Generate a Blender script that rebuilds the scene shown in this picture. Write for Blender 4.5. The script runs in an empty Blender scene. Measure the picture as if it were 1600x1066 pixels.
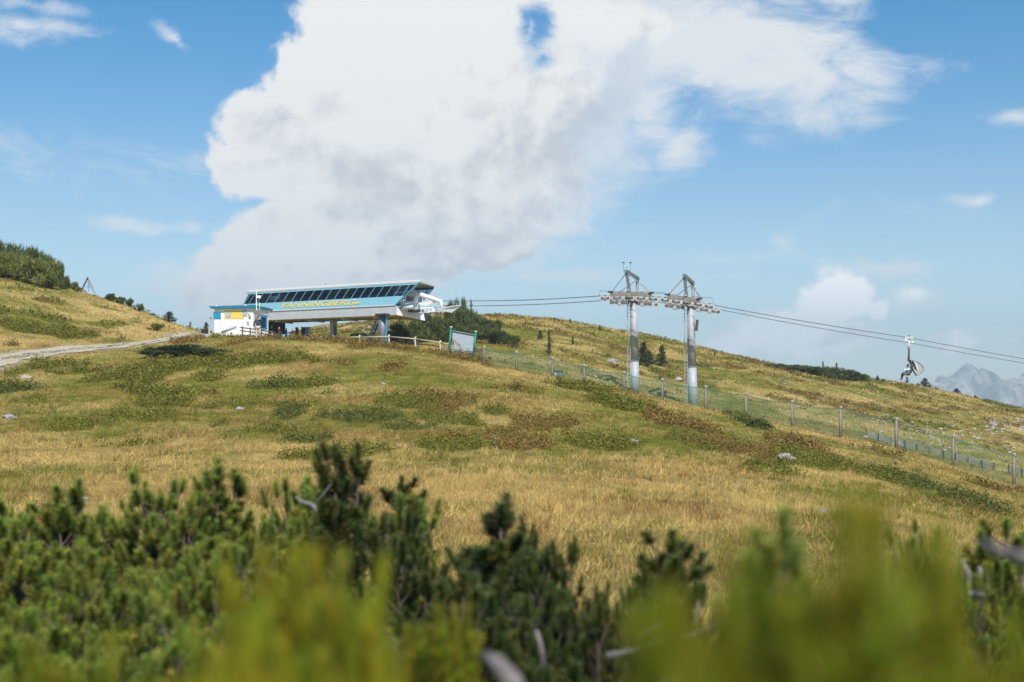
import bpy, bmesh, math, random
import numpy as np
from mathutils import Vector, Matrix

random.seed(7)
RNG = np.random.default_rng(11)
C = bpy.context.scene.collection
S = bpy.context.scene

# ------------------------------------------------------------------ camera
FPX = 2000.0                       # focal length in pixels of the 1600 px wide photograph
PITCH = math.atan(57 / FPX)
cam_d = bpy.data.cameras.new('camera')
cam = bpy.data.objects.new('camera', cam_d)
C.objects.link(cam)
cam.location = (0, 0, 0)
cam.rotation_euler = (math.pi / 2 + PITCH, 0, 0)
cam_d.sensor_width = 36
cam_d.lens = 45
cam_d.clip_start = 0.05
cam_d.clip_end = 60000
cam_d.dof.use_dof = True
cam_d.dof.focus_distance = 100
cam_d.dof.aperture_fstop = 1.9
S.camera = cam

# ------------------------------------------------------------------ sun, sky, exposure
SUN = Vector((0.17, -0.62, 0.765)).normalized()
sd = bpy.data.lights.new('sun', 'SUN')
sd.energy = 5.0
sd.angle = math.radians(0.5)
sd.color = (1.0, 0.95, 0.87)
so = bpy.data.objects.new('sun', sd)
C.objects.link(so)
so.rotation_euler = SUN.to_track_quat('Z', 'Y').to_euler()

S.view_settings.view_transform = 'Standard'
S.view_settings.look = 'None'
S.view_settings.gamma = 1
S.view_settings.use_curve_mapping = False
S.view_settings.exposure = 0.26
S.render.engine = 'CYCLES'
S.cycles.use_denoising = True
S.cycles.max_bounces = 6
S.cycles.diffuse_bounces = 3
S.cycles.transparent_max_bounces = 12
S.cycles.volume_bounces = 0

world = bpy.data.worlds.new('World')
S.world = world
world.use_nodes = True
world.cycles.sampling_method = 'MANUAL'
world.cycles.sample_map_resolution = 512
NT = world.node_tree
for n in list(NT.nodes):
    NT.nodes.remove(n)


def wn(kind, **kw):
    n = NT.nodes.new(kind)
    for k, v in kw.items():
        setattr(n, k, v)
    return n


def wl(a, b):
    NT.links.new(a, b)


def wm(op, a, b=None, c=None, clamp=False):
    n = wn('ShaderNodeMath', operation=op, use_clamp=clamp)
    for i, x in enumerate((a, b, c)):
        if x is None:
            continue
        if isinstance(x, (int, float)):
            n.inputs[i].default_value = x
        else:
            wl(x, n.inputs[i])
    return n.outputs[0]


def wvm(op, a, b=None):
    n = wn('ShaderNodeVectorMath', operation=op)
    for i, x in enumerate((a, b)):
        if x is None:
            continue
        if isinstance(x, tuple):
            n.inputs[i].default_value = x
        else:
            wl(x, n.inputs[i])
    return n


def wsmooth(x, lo, hi):
    n = wn('ShaderNodeMapRange', interpolation_type='SMOOTHSTEP')
    wl(x, n.inputs[0])
    n.inputs[1].default_value = lo
    n.inputs[2].default_value = hi
    return n.outputs[0]


sky = wn('ShaderNodeTexSky', sky_type='NISHITA')
sky.sun_disc = False
sky.sun_elevation = math.asin(SUN.z)
sky.sun_rotation = math.atan2(SUN.x, SUN.y)
sky.altitude = 1800
sky.air_density = 1.0
sky.dust_density = 0.6
sky.ozone_density = 2.0
tc = wn('ShaderNodeTexCoord')
dirv = wvm('NORMALIZE', tc.outputs['Generated']).outputs[0]
sx = wn('ShaderNodeSeparateXYZ')
wl(dirv, sx.inputs[0])
az = wm('ARCTAN2', sx.outputs[0], sx.outputs[1])
el = wm('ARCSINE', sx.outputs[2])
pc = wn('ShaderNodeCombineXYZ')
wl(az, pc.inputs[0])
wl(el, pc.inputs[1])
pos = wvm('MULTIPLY', pc.outputs[0], (2.0, 2.0, 2.0)).outputs[0]     # thousands of pixels, roughly


def ang(u, v):
    cx, cy = (u - 800) / FPX, (533 - v) / FPX
    y = math.cos(PITCH) - math.sin(PITCH) * cy
    z = math.sin(PITCH) + math.cos(PITCH) * cy
    return math.atan2(cx, y) * 2.0, math.asin(z / math.sqrt(cx * cx + y * y + z * z)) * 2.0


def noise_tex(vec, scale, detail, rough, off=(0, 0, 0), stretch=(1, 1, 1), dist=0.0):
    m = wn('ShaderNodeMapping')
    wl(vec, m.inputs[0])
    m.inputs['Location'].default_value = off
    m.inputs['Scale'].default_value = stretch
    n = wn('ShaderNodeTexNoise')
    wl(m.outputs[0], n.inputs['Vector'])
    n.inputs['Scale'].default_value = scale
    n.inputs['Detail'].default_value = detail
    n.inputs['Roughness'].default_value = rough
    n.inputs['Distortion'].default_value = dist
    return n


# gentle warp so that no outline is an ellipse
warp = noise_tex(pos, 5.0, 4, 0.55, (3.1, 7.7, 1.3))
wv = wvm('SUBTRACT', warp.outputs['Color'], (0.5, 0.5, 0.5)).outputs[0]
pw = wvm('ADD', pos, wvm('MULTIPLY', wv, (0.085, 0.075, 0.0)).outputs[0]).outputs[0]


def blobs(lst, vec):
    out = None
    for (u, v, rx, ry, rot, st) in lst:
        a, e = ang(u, v)
        m = wn('ShaderNodeMapping', vector_type='TEXTURE')
        wl(vec, m.inputs[0])
        m.inputs['Location'].default_value = (a, e, 0)
        m.inputs['Rotation'].default_value = (0, 0, math.radians(rot))
        m.inputs['Scale'].default_value = (rx / 1000, ry / 1000, 1)
        ln = wvm('LENGTH', m.outputs[0]).outputs['Value']
        f = wm('MULTIPLY', wm('SUBTRACT', 1.0, ln), st)
        out = f if out is None else wm('MAXIMUM', out, f)
    return out


CUM = [(660, 60, 190, 190, 0, 1), (560, 60, 105, 130, 20, 1), (505, 135, 115, 95, 30, 1), (425, 205, 112, 70, 20, 1), (395, 255, 82, 58, 0, 1), (520, 250, 190, 110, 0, 1),
       (640, 290, 230, 170, 0, 1), (430, 380, 120, 70, 25, 1), (520, 390, 190, 78, 0, 1), (640, 375, 225, 82, 0, 1), (350, 435, 105, 55, 20, .8),
       (790, 210, 190, 190, 0, .9), (880, 130, 190, 160, 0, .8), (960, 40, 260, 110, 0, .9), (760, 330, 150, 95, 20, .9)]
PUFF = [(1322, 470, 62, 48, 0, 1), (1285, 490, 70, 38, 0, 1), (1238, 506, 72, 34, 0, 1), (1185, 522, 62, 30, 0, .9), (1135, 533, 60, 28, 0, .8), (1372, 488, 52, 30, 0, .8),
        (1300, 520, 130, 36, 0, .8), (1430, 464, 40, 16, 0, .25), (1505, 524, 50, 18, 0, .3)]
WISP = [(1120, 60, 270, 120, 0, 1.6), (1210, 110, 270, 92, -6, 1.1), (1020, 190, 120, 110, 0, 1.0), (1340, 110, 180, 50, -10, 1.0), (1060, 240, 70, 80, 20, 1.0),
        (1310, 160, 190, 60, 10, .9), (890, 432, 150, 26, 0, .85), (230, 357, 110, 17, 0, .8), (285, 66, 45, 16, -30, .7),
        (40, 45, 110, 24, 0, .75), (60, 14, 80, 16, 0, .6), (1590, 180, 80, 20, 0, .8), (1300, 4, 110, 20, 0, .8), (1530, 315, 50, 10, 0, .6),
        (1385, 418, 110, 34, 0, .95), (1425, 466, 60, 30, 0, .8), (1330, 520, 200, 50, 0, .45), (1180, 540, 160, 34, 0, .5), (1520, 535, 150, 46, 0, .6),
        (280, 440, 110, 50, 0, .6), (900, 330, 170, 110, 20, .7), (120, 250, 300, 50, -14, .25), (1100, 400, 300, 50, 0, .25)]
HOLE = [(842, 50, 40, 52, 0, 1), (820, 42, 26, 34, 0, .8), (848, 92, 26, 20, 0, .7), (1085, 300, 110, 60, 0, .35)]
GREY = [(720, 400, 220, 60, 5, 1), (560, 275, 170, 60, 0, .8), (690, 320, 220, 60, 0, .9), (900, 260, 170, 120, 0, .9),
        (330, 460, 200, 36, 0, .7), (480, 440, 260, 26, 0, .7), (800, 160, 110, 50, 0, .5), (620, 432, 300, 22, 0, 1.0),
        (1290, 535, 220, 24, 0, .7), (900, 150, 160, 60, 20, .5), (480, 210, 90, 40, 0, .5), (1130, 130, 160, 40, -10, .5)]

nb = noise_tex(pos, 13.0, 12, 0.58, (1.7, .4, 2.2), (1, 1, 1), .25).outputs[0]
nl = noise_tex(pos, 13.0, 12, 0.58, (1.7 + .016, .4 - .022, 2.2), (1, 1, 1), .25).outputs[0]
nw = noise_tex(pos, 7.0, 12, 0.66, (5.2, 3.3, .6), (1.0, 1.9, 1), .5).outputs[0]
nlow = noise_tex(pos, 4.6, 4, 0.55, (9.4, 2.5, .1), (1, 1.3, 1)).outputs[0]
nbil = noise_tex(pos, 6.5, 8, 0.55, (2.4, 6.5, 4.1), (1, 1.15, 1), .35).outputs[0]
bil = wm('SUBTRACT', 1.0, wm('MULTIPLY', wm('ABSOLUTE', wm('SUBTRACT', nbil, 0.5)), 5.0))      # rounded billows
fp = blobs(PUFF, pw)
fc = blobs(CUM, pw)
fh = blobs(HOLE, pw)
fw = blobs(WISP, pw)
dc = wm('ADD', fc, wm('MULTIPLY', wm('SUBTRACT', nb, 0.5), .95))
softr = wsmooth(az, -.02, .16)
acut = wm('ADD', wm('MULTIPLY', wsmooth(dc, 0.0, 0.20), wm('SUBTRACT', 1.0, softr)), wm('MULTIPLY', wsmooth(dc, -0.05, 0.75), softr))
ac = wm('MULTIPLY', wm('MAXIMUM', acut, wm('MULTIPLY', wsmooth(wm('ADD', fp, wm('MULTIPLY', wm('SUBTRACT', nb, 0.5), 2.1)), -0.12, 0.42), .97)), wm('SUBTRACT', 1.0, wm('MULTIPLY', wsmooth(wm('ADD', fh, wm('MULTIPLY', wm('SUBTRACT', nw, 0.5), 1.9)), .0, .75), .97)))
dw = wm('ADD', fw, wm('MULTIPLY', wm('SUBTRACT', nw, 0.5), 2.3))
dw = wm('SUBTRACT', dw, wm('MULTIPLY', wm('MAXIMUM', fh, 0.0), 1.3))
aw = wm('MULTIPLY', wsmooth(dw, 0.0, 1.0), 0.86)
veil = wm('MULTIPLY', wsmooth(wm('ADD', fc, wm('MULTIPLY', wm('SUBTRACT', nw, 0.5), 1.3)), -0.30, 0.35), wm('MULTIPLY', wsmooth(az, -0.16, 0.10), 0.75))
aw = wm('MAXIMUM', aw, wm('MULTIPLY', veil, wm('SUBTRACT', 1.0, wsmooth(wm('ADD', fh, wm('MULTIPLY', wm('SUBTRACT', nw, 0.5), 1.9)), .0, .75))))
# scattered clouds over the rest of the sky, beyond the photograph's frame
ng = noise_tex(dirv, 2.6, 9, 0.6, (4.0, 1.0, 2.0), (1, 1, 2.0)).outputs[0]
ag = wsmooth(ng, 0.54, 0.72)
inside = wm('MULTIPLY', wm('SUBTRACT', 1.0, wsmooth(wm('ABSOLUTE', az), 0.40, 0.60)), wm('SUBTRACT', 1.0, wsmooth(el, 0.31, 0.42)))
above = wsmooth(el, 0.0, 0.06)
ag = wm('MULTIPLY', wm('MULTIPLY', ag, wm('SUBTRACT', 1.0, inside)), above)
alpha = wm('MAXIMUM', wm('MAXIMUM', ac, aw), wm('MULTIPLY', ag, .9), clamp=True)
g = wm('ADD', blobs(GREY, pw), wm('MULTIPLY', wm('SUBTRACT', nlow, 0.5), .85))
g = wm('ADD', g, wm('MULTIPLY', wm('SUBTRACT', nl, nb), 3.4))
g = wm('SUBTRACT', g, wm('MULTIPLY', wm('SUBTRACT', bil, 0.45), 1.15))
rim = wsmooth(dc, 0.0, 0.75)
g = wm('SUBTRACT', g, wm('MULTIPLY', wm('SUBTRACT', 1.0, rim), wm('MULTIPLY', wm('SUBTRACT', 1.0, wsmooth(az, -.18, .02)), .9)))
g = wm('MULTIPLY', wsmooth(g, -0.55, 1.0), wsmooth(ac, .2, 1.0))
ccol = wn('ShaderNodeMix', data_type='RGBA')
wl(g, ccol.inputs[0])
ccol.inputs['A'].default_value = (8.0, 7.9, 7.75, 1)
ccol.inputs['B'].default_value = (5.45, 5.5, 5.72, 1)
# clear sky: the Nishita blue with the photograph's saturation
tint = wn('ShaderNodeMix', data_type='RGBA', blend_type='MULTIPLY')
tint.inputs[0].default_value = 1.0
wl(sky.outputs[0], tint.inputs['A'])
deep = wn('ShaderNodeMix', data_type='RGBA')
wl(wsmooth(el, 0.06, 0.33), deep.inputs[0])
deep.inputs['A'].default_value = (.98, 1.06, 1.02, 1)
deep.inputs['B'].default_value = (.10, .85, 1.14, 1)
wl(deep.outputs['Result'], tint.inputs['B'])
SKYTINT = tint
apuff = wsmooth(wm('ADD', fp, wm('MULTIPLY', wm('SUBTRACT', nb, 0.5), 2.1)), -0.12, 0.42)
sunny = wn('ShaderNodeMix', data_type='RGBA')            # sunlit heads of the low cumulus
wl(wm('MULTIPLY', apuff, wm('SUBTRACT', 1.0, wm('MULTIPLY', g, .8))), sunny.inputs[0])
wl(ccol.outputs['Result'], sunny.inputs['A'])
sunny.inputs['B'].default_value = (11.2, 10.9, 10.7, 1)
ccol = sunny
mixc = wn('ShaderNodeMix', data_type='RGBA')
wl(alpha, mixc.inputs[0])
wl(tint.outputs['Result'], mixc.inputs['A'])
wl(ccol.outputs['Result'], mixc.inputs['B'])
bg = wn('ShaderNodeBackground')
bg.inputs['Strength'].default_value = 0.10
wl(mixc.outputs['Result'], bg.inputs['Color'])
wo = wn('ShaderNodeOutputWorld')
wl(bg.outputs[0], wo.inputs['Surface'])


# ------------------------------------------------------------------ helpers
def P(u, v, Y):
    """point at depth Y seen at pixel (u, v) of the photograph"""
    cx, cy = (u - 800) / FPX, (533 - v) / FPX
    y = math.cos(PITCH) - math.sin(PITCH) * cy
    z = math.sin(PITCH) + math.cos(PITCH) * cy
    return Vector((cx * Y / y, Y, z * Y / y))


def srgb(r, g, b):
    f = lambda c: (c / 255) / 12.92 if c / 255 <= 0.04045 else ((c / 255 + 0.055) / 1.055) ** 2.4
    return (f(r), f(g), f(b))


def tag(o, label=None, cat=None, group=None, kind=None):
    if label: o['label'] = label
    if cat: o['category'] = cat
    if group: o['group'] = group
    if kind: o['kind'] = kind
    return o


def thing(name, loc, label, cat, group=None, rz=0.0):
    o = bpy.data.objects.new(name, None)
    o.empty_display_size = 0.2
    o.location = loc
    o.rotation_euler = (0, 0, rz)
    C.objects.link(o)
    return tag(o, label, cat, group)


def wloc(o):
    v = Vector(o.location)
    while o.parent:
        o = o.parent
        v += Vector(o.location)
    return v


class MB:
    """collects polygons in world coordinates; build() links them as ONE object"""
    def __init__(self):
        self.v = []
        self.f = []

    def poly(self, pts):
        i = len(self.v)
        self.v += [Vector(p) for p in pts]
        self.f.append(tuple(range(i, i + len(pts))))
        return self

    def prism(self, pts, off):
        """closed solid: polygon pts swept by vector off"""
        off = Vector(off)
        n = len(pts)
        i = len(self.v)
        a = [Vector(p) for p in pts]
        self.v += a + [p + off for p in a]
        self.f.append(tuple(range(i + n - 1, i - 1, -1)))
        self.f.append(tuple(range(i + n, i + 2 * n)))
        for k in range(n):
            k2 = (k + 1) % n
            self.f.append((i + k, i + k2, i + n + k2, i + n + k))
        return self

    def box(self, c, ex, ey, ez):
        """box centred on c with half-extent vectors"""
        c, ex, ey, ez = map(Vector, (c, ex, ey, ez))
        return self.prism([c - ex - ey - ez, c + ex - ey - ez, c + ex + ey - ez, c - ex + ey - ez], ez * 2)

    def abox(self, x0, x1, y0, y1, z0, z1):
        return self.box(((x0 + x1) / 2, (y0 + y1) / 2, (z0 + z1) / 2), ((x1 - x0) / 2, 0, 0), (0, (y1 - y0) / 2, 0), (0, 0, (z1 - z0) / 2))

    def beam(self, a, b, w, h, up=(0, 0, 1)):
        a, b = Vector(a), Vector(b)
        d = (b - a)
        up = Vector(up)
        s = d.cross(up)
        if s.length < 1e-4:
            s = d.cross(Vector((1, 0, 0)))
        s.normalize()
        t = s.cross(d).normalized()
        return self.prism([a - s * w / 2 - t * h / 2, a + s * w / 2 - t * h / 2, a + s * w / 2 + t * h / 2, a - s * w / 2 + t * h / 2], d)

    def tube(self, pts, r, n=8, cap=True):
        pts = [Vector(p) for p in pts]
        rs = r if isinstance(r, (list, tuple)) else [r] * len(pts)
        i0 = len(self.v)
        prev = None
        for k, p in enumerate(pts):
            d = (pts[min(k + 1, len(pts) - 1)] - pts[max(k - 1, 0)]).normalized()
            if prev is None:
                s = d.cross(Vector((0, 0, 1)))
                if s.length < 1e-3:
                    s = d.cross(Vector((1, 0, 0)))
            else:
                s = prev - d * prev.dot(d)
            s.normalize()
            prev = s
            t = d.cross(s)
            for j in range(n):
                a = 2 * math.pi * j / n
                self.v.append(p + (s * math.cos(a) + t * math.sin(a)) * rs[k])
        for k in range(len(pts) - 1):
            for j in range(n):
                a, b = i0 + k * n + j, i0 + k * n + (j + 1) % n
                self.f.append((a, b, b + n, a + n))
        if cap:
            self.f.append(tuple(range(i0 + n - 1, i0 - 1, -1)))
            e = i0 + (len(pts) - 1) * n
            self.f.append(tuple(range(e, e + n)))
        return self

    def build(self, name, mat, parent=None, smooth=False):
        off = wloc(parent) if parent else Vector((0, 0, 0))
        me = bpy.data.meshes.new(name)
        me.from_pydata([tuple(p - off) for p in self.v], [], self.f)
        me.materials.append(mat)
        if smooth:
            for p in me.polygons:
                p.use_smooth = len(p.vertices) == 4
        me.update()
        o = bpy.data.objects.new(name, me)
        C.objects.link(o)
        if parent: o.parent = parent
        return o


def np_mesh(name, verts, tris, mat, col=None, smooth=False):
    """mesh data from numpy arrays; tris is an (n,3) or (n,4) index array; col one RGB per vertex"""
    me = bpy.data.meshes.new(name)
    k = tris.shape[1]
    me.vertices.add(len(verts))
    me.vertices.foreach_set('co', np.ascontiguousarray(verts, dtype=np.float32).ravel())
    me.loops.add(tris.size)
    me.loops.foreach_set('vertex_index', np.ascontiguousarray(tris, dtype=np.int32).ravel())
    me.polygons.add(len(tris))
    me.polygons.foreach_set('loop_start', np.arange(0, tris.size, k, dtype=np.int32))
    try:
        me.polygons.foreach_set('loop_total', np.full(len(tris), k, dtype=np.int32))
    except Exception:
        pass
    if smooth:
        me.polygons.foreach_set('use_smooth', np.ones(len(tris), dtype=bool))
    if col is not None:
        at = me.color_attributes.new('tint', 'FLOAT_COLOR', 'POINT')
        c4 = np.ones((len(verts), 4), dtype=np.float32)
        c4[:, :3] = col
        at.data.foreach_set('color', c4.ravel())
    me.materials.append(mat)
    me.update(calc_edges=True)
    me.validate()
    return me


def link(name, me, parent=None, loc=None):
    o = bpy.data.objects.new(name, me)
    C.objects.link(o)
    if parent: o.parent = parent
    if loc is not None: o.location = loc
    return o


# value noise in numpy
def _h(ix, iy, seed):
    n = (ix.astype(np.int64) * 374761393 + iy.astype(np.int64) * 668265263 + seed * 974634777) & 0x7fffffff
    n = ((n ^ (n >> 13)) * 1274126177) & 0x7fffffff
    n = n ^ (n >> 16)
    return (n & 0xffff) / 65535.0


def vn(x, y, seed=0):
    ix, iy = np.floor(x), np.floor(y)
    fx, fy = x - ix, y - iy
    fx, fy = fx * fx * (3 - 2 * fx), fy * fy * (3 - 2 * fy)
    a, b = _h(ix, iy, seed), _h(ix + 1, iy, seed)
    c, d = _h(ix, iy + 1, seed), _h(ix + 1, iy + 1, seed)
    return (a * (1 - fx) + b * fx) * (1 - fy) + (c * (1 - fx) + d * fx) * fy


def fbm(x, y, seed=0, o=4):
    s, a, t = 0, 1.0, 0
    for k in range(o):
        s = s + a * vn(x * 2 ** k + 17.3 * k, y * 2 ** k - 9.1 * k, seed + k)
        t += a
        a *= .5
    return s / t


def sst(x, a, b):
    t = np.clip((x - a) / (b - a), 0, 1)
    return t * t * (3 - 2 * t)


# ------------------------------------------------------------------ materials
def pmat(name, col, rough=0.6, metal=0.0, var=0.12, scale=3.0, bump=0.0, spec=0.5, bscale=None):
    m = bpy.data.materials.new(name)
    m.use_nodes = True
    nt = m.node_tree
    b = nt.nodes['Principled BSDF']
    b.inputs['Roughness'].default_value = rough
    b.inputs['Metallic'].default_value = metal
    b.inputs['Specular IOR Level'].default_value = spec
    t = nt.nodes.new('ShaderNodeTexCoord')
    n = nt.nodes.new('ShaderNodeTexNoise')
    n.inputs['Scale'].default_value = scale
    n.inputs['Detail'].default_value = 6
    n.inputs['Roughness'].default_value = .65
    nt.links.new(t.outputs['Object'], n.inputs['Vector'])
    r = nt.nodes.new('ShaderNodeMapRange')
    r.inputs[1].default_value = .3
    r.inputs[2].default_value = .7
    r.inputs[3].default_value = 1 - var
    r.inputs[4].default_value = 1 + var
    nt.links.new(n.outputs[0], r.inputs[0])
    x = nt.nodes.new('ShaderNodeVectorMath')
    x.operation = 'SCALE'
    x.inputs[0].default_value = col
    nt.links.new(r.outputs[0], x.inputs['Scale'])
    nt.links.new(x.outputs[0], b.inputs['Base Color'])
    if bump:
        n2 = nt.nodes.new('ShaderNodeTexNoise')
        n2.inputs['Scale'].default_value = bscale or scale * 4
        n2.inputs['Detail'].default_value = 6
        nt.links.new(t.outputs['Object'], n2.inputs['Vector'])
        bp = nt.nodes.new('ShaderNodeBump')
        bp.inputs['Strength'].default_value = bump
        bp.inputs['Distance'].default_value = .05
        nt.links.new(n2.outputs[0], bp.inputs['Height'])
        nt.links.new(bp.outputs[0], b.inputs['Normal'])
    return m


def leafmat(name, rough=0.55, trans=0.3, spec=0.25):
    """tint attribute drives the colour; some light passes through the blade"""
    m = bpy.data.materials.new(name)
    m.use_nodes = True
    nt = m.node_tree
    b = nt.nodes['Principled BSDF']
    a = nt.nodes.new('ShaderNodeAttribute')
    a.attribute_name = 'tint'
    nt.links.new(a.outputs['Color'], b.inputs['Base Color'])
    b.inputs['Roughness'].default_value = rough
    b.inputs['Specular IOR Level'].default_value = spec
    t = nt.nodes.new('ShaderNodeBsdfTranslucent')
    nt.links.new(a.outputs['Color'], t.inputs['Color'])
    mx = nt.nodes.new('ShaderNodeMixShader')
    mx.inputs[0].default_value = trans
    nt.links.new(b.outputs[0], mx.inputs[1])
    nt.links.new(t.outputs[0], mx.inputs[2])
    nt.links.new(mx.outputs[0], nt.nodes['Material Output'].inputs['Surface'])
    return m


def glassmat(name, col, alpha, rough=0.06):
    m = bpy.data.materials.new(name)
    m.use_nodes = True
    nt = m.node_tree
    b = nt.nodes['Principled BSDF']
    b.inputs['Base Color'].default_value = (*col, 1)
    b.inputs['Roughness'].default_value = rough
    t = nt.nodes.new('ShaderNodeBsdfTransparent')
    t.inputs['Color'].default_value = (.56, .64, .78, 1)
    mx = nt.nodes.new('ShaderNodeMixShader')
    mx.inputs[0].default_value = alpha
    nt.links.new(t.outputs[0], mx.inputs[1])
    nt.links.new(b.outputs[0], mx.inputs[2])
    nt.links.new(mx.outputs[0], nt.nodes['Material Output'].inputs['Surface'])
    return m


M = {}
M['teal'] = pmat('teal_paint', (.018, .28, .46), .45, var=.08)
M['sky_blue'] = pmat('light_blue_paint', (.29, .60, .77), .4, var=.05, scale=1.2)
M['blue_frame'] = pmat('blue_frame_paint', (.14, .38, .50), .4, var=.05)
M['white'] = pmat('white_paint', (.80, .80, .80), .5, var=.05, scale=1.0)
M['wall_white'] = pmat('white_render', (.80, .79, .79), .8, var=.05, scale=1.5, bump=.1)
M['panel_grey'] = pmat('grey_cladding', (.52, .54, .57), .45, var=.10, scale=.7)
M['under'] = pmat('underside_board', (.42, .38, .30), .7, var=.08)
M['dark'] = pmat('dark_steel', (.035, .038, .045), .5, var=.2)
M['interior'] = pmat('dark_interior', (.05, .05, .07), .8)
M['machine'] = pmat('machine_housing', (.66, .54, .68), .6, var=.3, scale=2)
M['glass'] = glassmat('tinted_glass', (.016, .024, .050), .50)
M['clear_glass'] = glassmat('clear_glass', (.03, .05, .07), .18)
M['yellow'] = pmat('yellow_lettering', (.95, .72, .16), .5, var=.03)
M['banner'] = pmat('yellow_banner', (.86, .58, .12), .6, var=.05)
M['galv'] = pmat('galvanised_steel', (.35, .36, .385), .55, metal=0.0, var=.18, scale=2.5)
M['galv_dark'] = pmat('weathered_steel', (.17, .175, .19), .5, metal=.3, var=.25, scale=4)
M['beam_brown'] = pmat('brown_grey_beam', (.24, .205, .18), .6, var=.2, scale=3)
M['pale_base'] = pmat('pale_grey_base', (.34, .37, .40), .5, var=.10)
M['sheave'] = pmat('sheave_rim', (.62, .60, .58), .4, metal=.3, var=.2, scale=8)
M['rubber'] = pmat('sheave_hub', (.10, .095, .09), .7, var=.2, scale=8)
M['rope'] = pmat('steel_rope', (.10, .12, .15), .5, metal=.2, var=.1)
M['wood'] = pmat('weathered_wood', (.30, .24, .205), .8, var=.3, scale=14, bump=.4)
M['wood_pale'] = pmat('pale_wood', (.52, .43, .33), .8, var=.25, scale=12, bump=.3)
M['wood_dark'] = pmat('dark_wood', (.085, .065, .07), .8, var=.3, scale=10)
M['wood_red'] = pmat('reddish_wood', (.40, .22, .18), .75, var=.25, scale=8)
M['green_paint'] = pmat('green_steel', (.012, .16, .13), .45, var=.15)
M['net'] = pmat('green_net', (.035, .15, .09), .7, var=.1)
M['sign_grey'] = pmat('grey_sign_back', (.35, .39, .43), .5, var=.05)
M['bark'] = pmat('pine_bark', (.085, .065, .055), .9, var=.4, scale=14, bump=.5)
M['deadwood'] = pmat('grey_deadwood', (.19, .17, .16), .85, var=.35, scale=18, bump=.5)
M['rock'] = pmat('pale_rock', (.37, .345, .31), .9, var=.35, scale=5, bump=.7)
M['needles'] = leafmat('pine_needles', .45, .08, .35)
M['grass'] = leafmat('grass_blades', .7, .25, .1)
M['heath'] = leafmat('heath_leaves', .6, .2, .2)
M['skin'] = pmat('skin', (.52, .31, .22), .6, var=.05)
M['navy'] = pmat('navy_fabric', (.035, .045, .075), .85, var=.2, scale=9)
M['black'] = pmat('black_fabric', (.02, .02, .024), .85, var=.2)
M['beige'] = pmat('beige_fabric', (.55, .45, .36), .85, var=.12, scale=9)
M['red'] = pmat('red_fabric', (.42, .02, .03), .8, var=.1)
M['pink'] = pmat('pink_fabric', (.72, .24, .26), .8, var=.1)
M['blue'] = pmat('blue_plastic', (.03, .22, .55), .5, var=.1)
M['cyan'] = pmat('light_cyan_plastic', (.16, .55, .68), .5, var=.1)
M['bubble'] = glassmat('smoked_bubble', (.38, .39, .41), .92, .2)
M['chair_cushion'] = pmat('olive_cushion', (.10, .085, .05), .7, var=.2)
M['lamp_red'] = pmat('red_lamp_lens', (.55, .05, .03), .4)


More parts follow.
